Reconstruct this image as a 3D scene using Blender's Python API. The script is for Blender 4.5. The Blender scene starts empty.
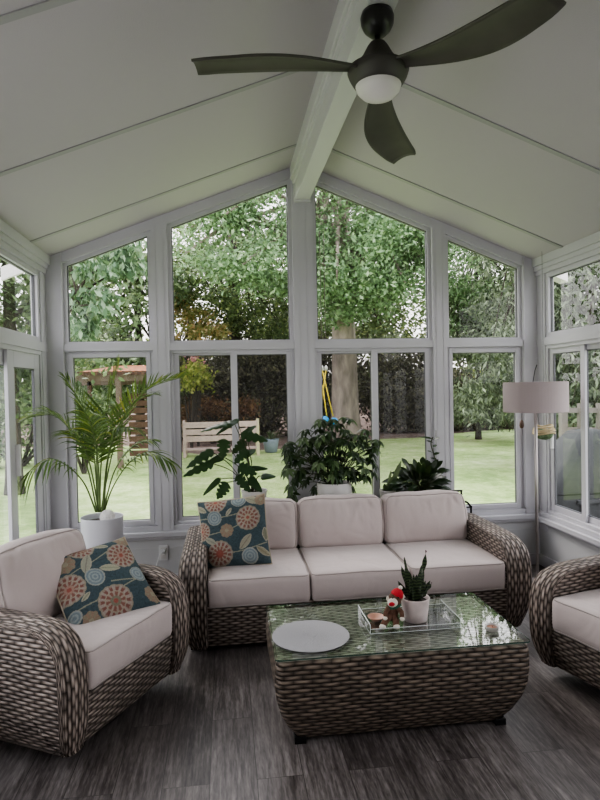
import bpy, math, random
from math import sin, cos, pi, radians as R
from mathutils import Vector as V, Matrix, noise
random.seed(7)
scene = bpy.context.scene
col = scene.collection

# ------------------------------------------------------------------ camera
F, YAW, PIT, ROLL = 601.75, 7.1, 1.2, -1.14
CAM = V((-0.63, -4.696, 1.508))
cam = bpy.data.cameras.new('camera')
camo = bpy.data.objects.new('camera', cam)
col.objects.link(camo)
cam.sensor_fit = 'VERTICAL'
cam.sensor_height = 24
cam.lens = 24 * F / 800
cam.clip_start = 0.05
cam.clip_end = 300
camo.location = CAM
camo.rotation_euler = (Matrix.Rotation(-R(YAW), 3, 'Z') @ Matrix.Rotation(R(90 - PIT), 3, 'X') @ Matrix.Rotation(R(ROLL), 3, 'Z')).to_euler()
scene.camera = camo


def at(px, py, Y):
    """survey helper: world point of a sight line at depth Y"""
    a0, b0 = px - 300, py - 400
    r = -R(ROLL)
    a = a0 * cos(r) - b0 * sin(r)
    b = a0 * sin(r) + b0 * cos(r)
    t = R(PIT)
    w = F * cos(t) - b * sin(t)
    v = -F * sin(t) - b * cos(t)
    y = R(YAW)
    d = V((a * cos(y) + w * sin(y), -a * sin(y) + w * cos(y), v))
    return CAM + d * ((Y - CAM.y) / d.y)


# ------------------------------------------------------------------ materials
def nodes(name):
    m = bpy.data.materials.new(name)
    m.use_nodes = True
    nt = m.node_tree
    return m, nt, nt.nodes['Principled BSDF'], nt.nodes['Material Output']


class N:
    """tiny node helper"""
    def __init__(s, nt):
        s.nt = nt
    def new(s, t, **k):
        n = s.nt.nodes.new(t)
        for a, b in k.items():
            setattr(n, a, b)
        return n
    def link(s, a, b):
        s.nt.links.new(a, b)
    def m(s, op, a, b=None, c=None):
        n = s.new('ShaderNodeMath', operation=op)
        for i, x in enumerate((a, b, c)):
            if x is None:
                continue
            if isinstance(x, (int, float)):
                n.inputs[i].default_value = x
            else:
                s.link(x, n.inputs[i])
        return n.outputs[0]
    def ramp(s, fac, stops):
        n = s.new('ShaderNodeValToRGB')
        cr = n.color_ramp
        while len(cr.elements) < len(stops):
            cr.elements.new(0.5)
        for e, (p, c) in zip(cr.elements, stops):
            e.position = p
            e.color = (*c, 1)
        s.link(fac, n.inputs[0])
        return n.outputs[0]
    def mix(s, fac, a, b, blend='MIX'):
        n = s.new('ShaderNodeMix', data_type='RGBA', blend_type=blend)
        for sock, x in ((n.inputs[0], fac), (n.inputs[6], a), (n.inputs[7], b)):
            if isinstance(x, (int, float)):
                sock.default_value = x
            elif isinstance(x, tuple):
                sock.default_value = (*x, 1)
            else:
                s.link(x, sock)
        return n.outputs[2]


def mat(name, c, rough=.5, metal=0, var=0, vscale=8, bump=0, bscale=60, coat=0, spec=.5, stretch=None):
    m, nt, b, out = nodes(name)
    h = N(nt)
    b.inputs['Base Color'].default_value = (*c, 1)
    b.inputs['Roughness'].default_value = rough
    b.inputs['Metallic'].default_value = metal
    b.inputs['Coat Weight'].default_value = coat
    b.inputs['Specular IOR Level'].default_value = spec
    tc = h.new('ShaderNodeTexCoord')
    src = tc.outputs['Object']
    if stretch:
        mp = h.new('ShaderNodeMapping')
        mp.inputs['Scale'].default_value = stretch
        h.link(src, mp.inputs[0])
        src = mp.outputs[0]
    if var:
        n = h.new('ShaderNodeTexNoise')
        n.inputs['Scale'].default_value = vscale
        n.inputs['Detail'].default_value = 6
        h.link(src, n.inputs['Vector'])
        lo = tuple(x * (1 - var) for x in c)
        hi = tuple(min(1, x * (1 + var)) for x in c)
        h.link(h.ramp(n.outputs[0], [(.3, lo), (.7, hi)]), b.inputs['Base Color'])
    if bump:
        n = h.new('ShaderNodeTexNoise')
        n.inputs['Scale'].default_value = bscale
        n.inputs['Detail'].default_value = 3
        h.link(src, n.inputs['Vector'])
        bp = h.new('ShaderNodeBump')
        bp.inputs['Strength'].default_value = bump
        bp.inputs['Distance'].default_value = .01
        h.link(n.outputs[0], bp.inputs['Height'])
        h.link(bp.outputs[0], b.inputs['Normal'])
    return m


def leafmat(name, stops, rough=.45, trans=.35, spec=.4):
    """foliage: each leaf (mesh island) takes its own tint; light passes through"""
    m, nt, b, out = nodes(name)
    h = N(nt)
    g = h.new('ShaderNodeNewGeometry')
    c = h.ramp(g.outputs['Random Per Island'], stops)
    h.link(c, b.inputs['Base Color'])
    b.inputs['Roughness'].default_value = rough
    b.inputs['Specular IOR Level'].default_value = spec
    t = h.new('ShaderNodeBsdfTranslucent')
    h.link(h.mix(.3, c, (.35, .45, .12), 'MIX'), t.inputs[0])
    mx = h.new('ShaderNodeMixShader')
    mx.inputs[0].default_value = trans
    h.link(b.outputs[0], mx.inputs[1])
    h.link(t.outputs[0], mx.inputs[2])
    h.link(mx.outputs[0], out.inputs[0])
    return m


def thin_glass(name, tint=(1, 1, 1), refl=1.0, base=.04, rough=0.0, pw=4):
    m, nt, b, out = nodes(name)
    h = N(nt)
    nt.nodes.remove(b)
    tr = h.new('ShaderNodeBsdfTransparent')
    tr.inputs[0].default_value = (*tint, 1)
    gl = h.new('ShaderNodeBsdfGlossy')
    gl.inputs['Roughness'].default_value = rough
    lw = h.new('ShaderNodeLayerWeight')
    lw.inputs[0].default_value = .5
    f = h.m('POWER', lw.outputs['Facing'], pw)
    f = h.m('MULTIPLY_ADD', f, refl, base)
    f = h.m('MINIMUM', f, 1.0)
    mx = h.new('ShaderNodeMixShader')
    h.link(f, mx.inputs[0])
    h.link(tr.outputs[0], mx.inputs[1])
    h.link(gl.outputs[0], mx.inputs[2])
    h.link(mx.outputs[0], out.inputs[0])
    return m


def wicker(name, lo, mid, hi, su=.070, sv=.0165, bump=.8):
    m, nt, b, out = nodes(name)
    h = N(nt)
    uv = h.new('ShaderNodeTexCoord').outputs['UV']
    nz = h.new('ShaderNodeTexNoise')
    nz.inputs['Scale'].default_value = 9
    h.link(uv, nz.inputs['Vector'])
    sp = h.new('ShaderNodeSeparateXYZ')
    h.link(uv, sp.inputs[0])
    wob = h.m('MULTIPLY_ADD', nz.outputs[0], .012, -.006)
    vv = h.m('DIVIDE', h.m('ADD', sp.outputs[1], wob), sv)
    uu = h.m('DIVIDE', sp.outputs[0], su)
    row = h.m('FLOOR', vv)
    sh = h.m('MULTIPLY', h.m('MODULO', h.m('ABSOLUTE', row), 2), .5)
    uu = h.m('ADD', uu, sh)
    cellu = h.m('FLOOR', uu)
    fu = h.m('FRACT', uu)
    fv = h.m('FRACT', vv)
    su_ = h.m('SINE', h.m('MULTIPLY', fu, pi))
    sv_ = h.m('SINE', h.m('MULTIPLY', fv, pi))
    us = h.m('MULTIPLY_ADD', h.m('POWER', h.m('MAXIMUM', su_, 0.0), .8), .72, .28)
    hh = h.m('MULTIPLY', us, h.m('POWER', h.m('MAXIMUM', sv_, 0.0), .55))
    cv = h.new('ShaderNodeCombineXYZ')
    h.link(cellu, cv.inputs[0])
    h.link(row, cv.inputs[1])
    wn = h.new('ShaderNodeTexWhiteNoise', noise_dimensions='2D')
    h.link(cv.outputs[0], wn.inputs['Vector'])
    # fine fibre streaks along the strand
    mp = h.new('ShaderNodeMapping')
    mp.inputs['Scale'].default_value = (25, 500, 1)
    h.link(uv, mp.inputs[0])
    n2 = h.new('ShaderNodeTexNoise')
    n2.inputs['Scale'].default_value = 1
    h.link(mp.outputs[0], n2.inputs['Vector'])
    c = h.ramp(hh, [(.12, lo), (.55, mid), (.98, hi)])  # shade in the gaps and highlights on the strands put into colour
    dark = h.m('MULTIPLY_ADD', wn.outputs[0], .55, .62)
    dark = h.m('MULTIPLY', dark, h.m('MULTIPLY_ADD', n2.outputs[0], .7, .65))
    cc = h.new('ShaderNodeCombineXYZ')
    for i in range(3):
        h.link(dark, cc.inputs[i])
    c = h.mix(1.0, c, cc.outputs[0], 'MULTIPLY')
    h.link(c, b.inputs['Base Color'])
    b.inputs['Roughness'].default_value = .5
    b.inputs['Specular IOR Level'].default_value = .35
    bp = h.new('ShaderNodeBump')
    bp.inputs['Strength'].default_value = bump
    bp.inputs['Distance'].default_value = .009
    h.link(hh, bp.inputs['Height'])
    h.link(bp.outputs[0], b.inputs['Normal'])
    return m


def fabric(name, c, wr=.22):
    m, nt, b, out = nodes(name)
    h = N(nt)
    tc = h.new('ShaderNodeTexCoord').outputs['Object']
    n1 = h.new('ShaderNodeTexNoise')
    n1.inputs['Scale'].default_value = 3.5
    n1.inputs['Detail'].default_value = 2
    n1.inputs['Distortion'].default_value = 1.2
    h.link(tc, n1.inputs['Vector'])
    n2 = h.new('ShaderNodeTexNoise')
    n2.inputs['Scale'].default_value = 420
    h.link(tc, n2.inputs['Vector'])
    b1 = h.new('ShaderNodeBump')
    b1.inputs['Strength'].default_value = wr
    b1.inputs['Distance'].default_value = .06
    h.link(n1.outputs[0], b1.inputs['Height'])
    b2 = h.new('ShaderNodeBump')
    b2.inputs['Strength'].default_value = .25
    b2.inputs['Distance'].default_value = .002
    h.link(n2.outputs[0], b2.inputs['Height'])
    h.link(b1.outputs[0], b2.inputs['Normal'])
    h.link(b2.outputs[0], b.inputs['Normal'])
    lo = tuple(x * .93 for x in c)
    h.link(h.ramp(n2.outputs[0], [(.3, lo), (.7, c)]), b.inputs['Base Color'])
    b.inputs['Roughness'].default_value = .9
    b.inputs['Sheen Weight'].default_value = .25
    b.inputs['Specular IOR Level'].default_value = .15
    return m


def vcol(name, rough=.9, bump=True):
    m, nt, b, out = nodes(name)
    h = N(nt)
    a = h.new('ShaderNodeVertexColor', layer_name='Col')
    h.link(a.outputs[0], b.inputs['Base Color'])
    b.inputs['Roughness'].default_value = rough
    b.inputs['Specular IOR Level'].default_value = .2
    if bump:
        n = h.new('ShaderNodeTexNoise')
        n.inputs['Scale'].default_value = 350
        h.link(h.new('ShaderNodeTexCoord').outputs['Object'], n.inputs['Vector'])
        bp = h.new('ShaderNodeBump')
        bp.inputs['Strength'].default_value = .4
        bp.inputs['Distance'].default_value = .003
        h.link(n.outputs[0], bp.inputs['Height'])
        h.link(bp.outputs[0], b.inputs['Normal'])
    return m


def floor_mat():
    m, nt, b, out = nodes('vinyl_plank')
    h = N(nt)
    tc = h.new('ShaderNodeTexCoord').outputs['Object']
    mp = h.new('ShaderNodeMapping')
    mp.inputs['Rotation'].default_value = (0, 0, R(90))
    h.link(tc, mp.inputs[0])
    br = h.new('ShaderNodeTexBrick')
    br.inputs['Scale'].default_value = 1
    br.inputs['Brick Width'].default_value = 1.2
    br.inputs['Row Height'].default_value = .18
    br.inputs['Mortar Size'].default_value = .0015
    br.inputs['Mortar Smooth'].default_value = .3
    br.offset = .37
    br.inputs['Color1'].default_value = (.0, .0, .0, 1)
    br.inputs['Color2'].default_value = (1, 1, 1, 1)
    br.inputs['Mortar'].default_value = (.3, .3, .3, 1)
    h.link(mp.outputs[0], br.inputs['Vector'])
    # grain streaks running along the planks
    off = h.new('ShaderNodeVectorMath', operation='ADD')
    sc = h.new('ShaderNodeVectorMath', operation='SCALE')
    sc.inputs['Scale'].default_value = 7
    h.link(br.outputs[0], sc.inputs[0])
    h.link(tc, off.inputs[0])
    h.link(sc.outputs[0], off.inputs[1])
    outs = []
    for s, d in (((65, 4.5, 1), 8), ((170, 22, 1), 5), ((10, 1.6, 1), 4)):
        q = h.new('ShaderNodeMapping')
        q.inputs['Scale'].default_value = s
        h.link(off.outputs[0], q.inputs[0])
        n = h.new('ShaderNodeTexNoise')
        n.inputs['Scale'].default_value = 1
        n.inputs['Detail'].default_value = d
        n.inputs['Distortion'].default_value = .4
        h.link(q.outputs[0], n.inputs['Vector'])
        outs.append(n.outputs[0])
    g = h.m('ADD', h.m('MULTIPLY', outs[0], .5), h.m('MULTIPLY', outs[1], .3))
    g = h.m('ADD', g, h.m('MULTIPLY', outs[2], .35))
    g = h.m('ADD', g, h.m('MULTIPLY', br.outputs[0], .08))
    c = h.ramp(g, [(.42, (.03, .025, .024)), (.56, (.085, .072, .069)), (.66, (.15, .13, .125)), (.8, (.26, .235, .225))])
    c = h.mix(h.m('MULTIPLY', br.outputs['Fac'], .7), c, (.015, .013, .012))
    h.link(c, b.inputs['Base Color'])
    b.inputs['Specular IOR Level'].default_value = .5
    h.link(h.m('MULTIPLY_ADD', outs[0], .35, .2), b.inputs['Roughness'])
    bp = h.new('ShaderNodeBump')
    bp.inputs['Strength'].default_value = .25
    bp.inputs['Distance'].default_value = .002
    h.link(g, bp.inputs['Height'])
    h.link(bp.outputs[0], b.inputs['Normal'])
    return m


def ground_mat(name, a, b_, c_, sc=1.0):
    m, nt, b, out = nodes(name)
    h = N(nt)
    tc = h.new('ShaderNodeTexCoord').outputs['Object']
    n1 = h.new('ShaderNodeTexNoise')
    n1.inputs['Scale'].default_value = .6 * sc
    n1.inputs['Detail'].default_value = 3
    n2 = h.new('ShaderNodeTexNoise')
    n2.inputs['Scale'].default_value = 14 * sc
    n2.inputs['Detail'].default_value = 6
    n2.inputs['Roughness'].default_value = .75
    for n in (n1, n2):
        h.link(tc, n.inputs['Vector'])
    n3 = h.new('ShaderNodeTexNoise')
    n3.inputs['Scale'].default_value = 3.2 * sc
    n3.inputs['Detail'].default_value = 5
    n3.inputs['Roughness'].default_value = .7
    h.link(tc, n3.inputs['Vector'])
    g = h.m('ADD', h.m('MULTIPLY', n1.outputs[0], .35), h.m('MULTIPLY', n2.outputs[0], .3))
    g = h.m('ADD', g, h.m('MULTIPLY', n3.outputs[0], .35))
    h.link(h.ramp(g, [(.40, a), (.5, b_), (.62, c_)]), b.inputs['Base Color'])
    b.inputs['Roughness'].default_value = 1
    b.inputs['Specular IOR Level'].default_value = .1
    return m


M = {}
M['frame'] = mat('window_vinyl', (.57, .56, .595), .42, var=.03, vscale=3)
M['wall'] = mat('wall_panel_paint', (.55, .55, .56), .6, var=.04, vscale=2)
M['ceil'] = mat('ceiling_panel', (.50, .466, .497), .7, bump=.15, bscale=220)
M['seam'] = mat('ceiling_seam', (.37, .36, .37), .5)
M['beam'] = mat('beam_cladding', (.58, .575, .58), .45)
M['track'] = mat('dark_gasket', (.12, .12, .13), .5)
M['floor'] = floor_mat()
M['glass'] = thin_glass('window_glass', (.95, .96, .955), .6, .018)
M['glass_side'] = thin_glass('side_window_glass', (.90, .93, .93), .6, .035, pw=3.6)
M['screen'] = thin_glass('insect_screen', (.62, .61, .61), 0, .0)
_nt = M['screen'].node_tree
_o = [n for n in _nt.nodes if n.type == 'OUTPUT_MATERIAL'][0]
_src = _o.inputs[0].links[0].from_socket
_d = _nt.nodes.new('ShaderNodeBsdfDiffuse'); _d.inputs[0].default_value = (.30, .29, .29, 1)
_m = _nt.nodes.new('ShaderNodeMixShader'); _m.inputs[0].default_value = .12
_nt.links.new(_src, _m.inputs[1]); _nt.links.new(_d.outputs[0], _m.inputs[2]); _nt.links.new(_m.outputs[0], _o.inputs[0])
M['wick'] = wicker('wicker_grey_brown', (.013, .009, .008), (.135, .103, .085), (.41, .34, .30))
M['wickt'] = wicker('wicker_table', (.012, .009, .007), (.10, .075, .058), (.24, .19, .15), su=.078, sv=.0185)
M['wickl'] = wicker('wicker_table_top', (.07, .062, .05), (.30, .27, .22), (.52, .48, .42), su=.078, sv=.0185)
M['fab'] = fabric('cushion_linen', (.52, .445, .43))
M['pipe'] = fabric('cushion_piping', (.40, .35, .33), .05)
M['tglass'] = thin_glass('table_glass', (.84, .91, .86), .9, .06, .02, 3)
M['tedge'] = mat('table_glass_edge', (.035, .075, .06), .25, spec=.6)
M['black'] = mat('black_metal', (.012, .012, .013), .4, metal=.6)
M['fanb'] = mat('fan_blade_wood', (.072, .068, .056), .5, var=.25, vscale=5, stretch=(1, 1, 1))
M['fanh'] = mat('fan_housing', (.065, .06, .052), .5)
M['fand'] = mat('fan_dark_metal', (.018, .017, .016), .35)
M['dome'] = mat('frosted_dome', (.78, .74, .73), .35)
M['potg'] = mat('pale_grey_ceramic', (.56, .56, .60), .45, var=.03)
M['potw'] = mat('white_ceramic', (.62, .60, .58), .4, var=.05, bump=.2, bscale=30)
M['potp'] = mat('marbled_white_ceramic', (.66, .56, .54), .35, var=.12, vscale=18)
M['soil'] = mat('potting_soil', (.03, .022, .016), .95, bump=1, bscale=90)
M['stem'] = mat('green_stem', (.09, .14, .035), .6)
M['stemd'] = mat('dark_stem', (.05, .06, .025), .6)
M['palm'] = leafmat('palm_leaflet', [(0, (.035, .075, .02)), (.45, (.07, .14, .025)), (.8, (.14, .22, .04)), (1, (.30, .30, .06))], .4, .3)
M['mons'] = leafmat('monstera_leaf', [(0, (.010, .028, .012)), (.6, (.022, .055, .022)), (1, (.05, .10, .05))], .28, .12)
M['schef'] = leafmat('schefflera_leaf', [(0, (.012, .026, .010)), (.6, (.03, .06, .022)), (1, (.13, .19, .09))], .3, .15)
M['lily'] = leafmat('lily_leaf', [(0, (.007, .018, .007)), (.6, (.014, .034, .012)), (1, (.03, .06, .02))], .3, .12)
M['snake'] = leafmat('snake_leaf', [(0, (.06, .10, .06)), (1, (.20, .26, .14))], .35, .1)
M['shade'] = mat('lampshade_linen', (.40, .335, .345), .9, bump=.2, bscale=300)
M['steel'] = mat('brushed_steel', (.42, .39, .38), .35, metal=.7)
M['acry'] = thin_glass('clear_acrylic', (.93, .94, .94), 1.0, .13, .03, 2.2)
M['rim'] = mat('acrylic_edge', (.75, .78, .77), .1, spec=.8)
M['sock'] = mat('brown_knit', (.14, .07, .045), .95, var=.25, vscale=60, bump=.5, bscale=300)
M['cream'] = mat('cream_knit', (.75, .68, .60), .95, bump=.4, bscale=300)
M['red'] = mat('red_knit', (.50, .02, .03), .9, bump=.4, bscale=300)
M['scarf'] = mat('green_knit', (.03, .10, .06), .9, bump=.4, bscale=300)
M['peach'] = mat('peach_ceramic', (.62, .34, .25), .5)
M['wax'] = mat('amber_wax', (.42, .18, .10), .35, coat=.4)
M['tin'] = mat('silver_tin', (.6, .56, .54), .4, metal=.3)
M['white'] = mat('white_plastic', (.68, .68, .68), .4)
M['ball'] = mat('white_woven_ball', (.72, .70, .68), .8, var=.15, vscale=70, bump=1, bscale=120)
M['twine'] = mat('straw_twine', (.52, .42, .26), .9, bump=.5, bscale=200)
M['moss'] = mat('grey_green_moss', (.14, .20, .11), .95, var=.4, vscale=60, bump=1, bscale=100)
M['brownw'] = mat('brown_wood', (.09, .05, .035), .6)
M['bark'] = mat('tree_bark', (.31, .26, .235), .95, var=.45, vscale=5, bump=1, bscale=9, stretch=(1, 1, .35))
M['barkd'] = mat('dark_bark', (.05, .042, .034), .95, var=.4, vscale=6, bump=.8, bscale=12)
M['grass'] = ground_mat('lawn_grass', (.19, .29, .10), (.33, .44, .18), (.54, .60, .36))
M['mulch'] = ground_mat('mulch', (.10, .07, .058), (.19, .14, .12), (.33, .26, .22), 1.5)
M['deck'] = mat('patio_paver', (.10, .10, .105), .8, var=.2, vscale=4)
M['bounce_concrete'] = mat('bounce_concrete', (.62, .60, .60), .9, var=.1, vscale=3)  # pale neutral grey for the added bounce slabs
M['fencew'] = mat('grey_fence_wood', (.17, .15, .14), .8, var=.2, vscale=5)
M['benchw'] = mat('bench_wood', (.58, .46, .42), .8, var=.12, vscale=10)
M['stake'] = mat('pale_stake', (.62, .58, .38), .8)
M['cedar'] = mat('cedar_wood', (.11, .062, .042), .8, var=.3, vscale=6)
M['cedarl'] = mat('weathered_cedar', (.17, .125, .10), .8, var=.3, vscale=6)
M['roofr'] = mat('orange_lit_roof', (.30, .12, .055), .8, var=.3, vscale=8)  # orange light spot on the pergola is put into this colour
M['cover'] = mat('grill_cover', (.035, .037, .038), .75, bump=.5, bscale=6)
M['yrope'] = mat('yellow_rope', (.72, .55, .06), .6)
M['blue'] = mat('blue_plastic', (.02, .33, .72), .4)
M['bluepot'] = mat('blue_grey_pot', (.26, .31, .40), .5, var=.1)
M['fascia'] = mat('white_soffit', (.80, .76, .74), .6)
G = lambda *s: [(p, c) for p, c in s]
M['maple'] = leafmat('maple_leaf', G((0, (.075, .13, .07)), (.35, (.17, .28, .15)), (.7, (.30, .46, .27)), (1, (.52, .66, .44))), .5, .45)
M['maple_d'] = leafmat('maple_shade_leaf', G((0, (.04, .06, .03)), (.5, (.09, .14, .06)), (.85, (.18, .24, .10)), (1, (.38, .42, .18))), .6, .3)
M['nearleaf'] = leafmat('broad_leaf', G((0, (.04, .085, .045)), (.5, (.13, .23, .14)), (1, (.36, .48, .34))), .45, .35)
M['spruce'] = leafmat('spruce_needle', G((0, (.04, .055, .036)), (.5, (.10, .13, .08)), (1, (.26, .31, .21))), .7, .15)
M['yellow'] = leafmat('yellow_green_leaf', G((0, (.16, .24, .05)), (.5, (.38, .46, .10)), (1, (.62, .62, .2))), .6, .5)
M['dark'] = leafmat('dark_evergreen', G((0, (.03, .028, .02)), (.6, (.085, .080, .055)), (1, (.24, .23, .14))), .7, .15)
M['rust'] = leafmat('rusty_leaf', G((0, (.07, .035, .02)), (.5, (.17, .085, .045)), (1, (.30, .17, .08))), .8, .2)
M['autumn'] = leafmat('autumn_leaf', G((0, (.16, .20, .07)), (.5, (.38, .38, .16)), (.8, (.55, .34, .16)), (1, (.70, .62, .40))), .6, .4)
M['pink'] = leafmat('pink_petal', G((0, (.65, .25, .28)), (1, (.85, .5, .5))), .7, .3)
M['shrub'] = leafmat('grey_green_shrub', G((0, (.05, .085, .04)), (.6, (.12, .18, .09)), (1, (.28, .34, .20))), .6, .3)


# ------------------------------------------------------------------ mesh builder
class MB:
    def __init__(s):
        s.v, s.f, s.uv, s.c = [], [], [], None
    def add(s, vs, fs, uvs=None):
        o = len(s.v)
        s.v += [V(p) for p in vs]
        for i, f in enumerate(fs):
            s.f.append([o + k for k in f])
            s.uv.append(uvs[i] if uvs else None)
    def box(s, x0, x1, y0, y1, z0, z1):
        s.add([(x0, y0, z0), (x1, y0, z0), (x1, y1, z0), (x0, y1, z0), (x0, y0, z1), (x1, y0, z1), (x1, y1, z1), (x0, y1, z1)],
              [(0, 3, 2, 1), (4, 5, 6, 7), (0, 1, 5, 4), (1, 2, 6, 5), (2, 3, 7, 6), (3, 0, 4, 7)])
        return s
    def prism(s, pts, y0, y1):
        """polygon in xz extruded in y"""
        n = len(pts)
        s.add([(x, y0, z) for x, z in pts] + [(x, y1, z) for x, z in pts],
              [tuple(range(n)), tuple(range(2 * n - 1, n - 1, -1))] + [(i, i + n, (i + 1) % n + n, (i + 1) % n) for i in range(n)])
        return s
    def prismx(s, pts, x0, x1):
        """polygon in yz extruded in x"""
        n = len(pts)
        s.add([(x0, y, z) for y, z in pts] + [(x1, y, z) for y, z in pts],
              [tuple(range(n)), tuple(range(2 * n - 1, n - 1, -1))] + [(i, i + n, (i + 1) % n + n, (i + 1) % n) for i in range(n)])
        return s
    def bar(s, a, b, w, h=None, up=(0, 0, 1)):
        a, b = V(a), V(b)
        h = h or w
        d = (b - a).normalized()
        u = V(up)
        if abs(d.dot(u)) > .95:
            u = V((0, 1, 0))
        sx = d.cross(u).normalized() * w / 2
        sy = sx.cross(d).normalized() * h / 2
        vs = [p + q for p in (a, b) for q in (-sx - sy, sx - sy, sx + sy, -sx + sy)]
        s.add(vs, [(0, 1, 2, 3), (7, 6, 5, 4), (0, 4, 5, 1), (1, 5, 6, 2), (2, 6, 7, 3), (3, 7, 4, 0)])
        return s
    def tube(s, pts, r, n=8, closed=False, cap=True):
        pts = [V(p) for p in pts]
        m = len(pts)
        rr = r if isinstance(r, (list, tuple)) else [r] * m
        o = len(s.v)
        prev = None
        for i, p in enumerate(pts):
            if closed:
                t = pts[(i + 1) % m] - pts[i - 1]
            else:
                t = pts[min(i + 1, m - 1)] - pts[max(i - 1, 0)]
            t.normalize()
            if prev is None:
                a = V((0, 0, 1)) if abs(t.z) < .9 else V((1, 0, 0))
                prev = t.cross(a).normalized()
            prev = (prev - t * prev.dot(t)).normalized()
            q = t.cross(prev)
            for k in range(n):
                an = 2 * pi * k / n
                s.v.append(p + (prev * cos(an) + q * sin(an)) * rr[i])
        for i in range(m if closed else m - 1):
            for k in range(n):
                a, b = o + i * n + k, o + i * n + (k + 1) % n
                j = (i + 1) % m
                c, d = o + j * n + (k + 1) % n, o + j * n + k
                s.f.append([a, b, c, d])
                s.uv.append(None)
        if cap and not closed:
            s.f.append([o + k for k in range(n)][::-1]); s.uv.append(None)
            s.f.append([o + (m - 1) * n + k for k in range(n)]); s.uv.append(None)
        return s
    def lathe(s, prof, n=32, c=(0, 0, 0), cap=True):
        """prof: (radius, z) from bottom to top"""
        o = len(s.v)
        for r, z in prof:
            for k in range(n):
                a = 2 * pi * k / n
                s.v.append(V((c[0] + r * cos(a), c[1] + r * sin(a), c[2] + z)))
        for i in range(len(prof) - 1):
            for k in range(n):
                s.f.append([o + i * n + k, o + i * n + (k + 1) % n, o + (i + 1) * n + (k + 1) % n, o + (i + 1) * n + k])
                s.uv.append(None)
        if cap:
            s.f.append([o + k for k in range(n)][::-1]); s.uv.append(None)
            e = o + (len(prof) - 1) * n
            s.f.append([e + k for k in range(n)]); s.uv.append(None)
        return s
    def sphere(s, c, r, n=16, m=10, sc=(1, 1, 1), rot=None):
        o = len(s.v)
        c = V(c)
        for i in range(m + 1):
            th = pi * i / m
            for k in range(n):
                a = 2 * pi * k / n
                p = V((sin(th) * cos(a) * sc[0], sin(th) * sin(a) * sc[1], -cos(th) * sc[2])) * r
                if rot:
                    p = rot @ p
                s.v.append(c + p)
        for i in range(m):
            for k in range(n):
                s.f.append([o + i * n + k, o + i * n + (k + 1) % n, o + (i + 1) * n + (k + 1) % n, o + (i + 1) * n + k])
                s.uv.append(None)
        return s
    def build(s, name, m, parent=None, smooth=False, bevel=0, world=False, subs=0, solid=0, base=None, colors=None, merge=False):
        vs = s.v
        loc = None
        if parent is not None and world:
            inv = parent.matrix_basis.inverted()
            if parent.parent:
                inv = (parent.parent.matrix_basis @ parent.matrix_basis).inverted()
            vs = [inv @ p for p in vs]
        elif parent is None:
            if base is None:
                xs = [p.x for p in vs]; ys = [p.y for p in vs]; zs = [p.z for p in vs]
                base = ((min(xs) + max(xs)) / 2, (min(ys) + max(ys)) / 2, min(zs))
            loc = V(base)
            vs = [p - loc for p in vs]
        me = bpy.data.meshes.new(name)
        me.from_pydata([tuple(p) for p in vs], [], s.f)
        if any(u is not None for u in s.uv):
            ul = me.uv_layers.new(name='UVMap')
            k = 0
            for u, f in zip(s.uv, s.f):
                for j in range(len(f)):
                    ul.data[k].uv = u[j] if u else (0, 0)
                    k += 1
        if colors:
            ca = me.color_attributes.new('Col', 'FLOAT_COLOR', 'POINT')
            flat = []
            for c in colors:
                flat += [c[0], c[1], c[2], 1.0]
            ca.data.foreach_set('color', flat)
        me.materials.append(m)
        if smooth:
            me.polygons.foreach_set('use_smooth', [True] * len(me.polygons))
        me.update()
        o = bpy.data.objects.new(name, me)
        col.objects.link(o)
        if loc is not None:
            o.location = loc
        if parent is not None:
            o.parent = parent
        if merge:
            w = o.modifiers.new('weld', 'WELD'); w.merge_threshold = .0004
        if smooth == 'auto' or bevel:
            pass
        if bevel:
            b = o.modifiers.new('bevel', 'BEVEL')
            b.width = bevel; b.segments = 2; b.limit_method = 'ANGLE'; b.angle_limit = R(40)
        if solid:
            q = o.modifiers.new('solid', 'SOLIDIFY'); q.thickness = solid; q.offset = 0
        if subs:
            q = o.modifiers.new('sub', 'SUBSURF'); q.levels = subs; q.render_levels = subs
        return o


def tag(o, label=None, cat=None, group=None, kind=None):
    if label: o['label'] = label
    if cat: o['category'] = cat
    if group: o['group'] = group
    if kind: o['kind'] = kind
    return o


def thing(name, loc, label=None, cat=None, group=None, rz=0, kind=None):
    o = bpy.data.objects.new(name, None)
    o.empty_display_size = .1
    col.objects.link(o)
    o.location = loc
    o.rotation_euler = (0, 0, rz)
    o.matrix_basis = Matrix.Translation(V(loc)) @ Matrix.Rotation(rz, 4, 'Z')
    return tag(o, label, cat, group, kind)


def struct(o):
    o['kind'] = 'structure'
    return o


def catmull(pts, n=6, closed=False):
    out = []
    m = len(pts)
    P = [V(p) for p in pts]
    for i in range(m if closed else m - 1):
        p0 = P[(i - 1) % m] if (closed or i > 0) else P[0]
        p1, p2 = P[i], P[(i + 1) % m]
        p3 = P[(i + 2) % m] if (closed or i < m - 2) else P[-1]
        for k in range(n):
            t = k / n
            out.append(.5 * (2 * p1 + (p2 - p0) * t + (2 * p0 - 5 * p1 + 4 * p2 - p3) * t * t + (3 * p1 - p0 - 3 * p2 + p3) * t ** 3))
    if not closed:
        out.append(P[-1])
    return out


# ------------------------------------------------------------------ room shell
W = 1.94          # inner half width of the side glazing
S, ZR = .3872, 3.2568
YB = -5.75        # rear of the room, behind the camera
rz_ = lambda x: ZR - S * abs(x)

struct(MB().box(-2.0, 2.0, YB, .06, -.1, 0).build('floor', M['floor'], base=(0, 0, 0)))

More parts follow.
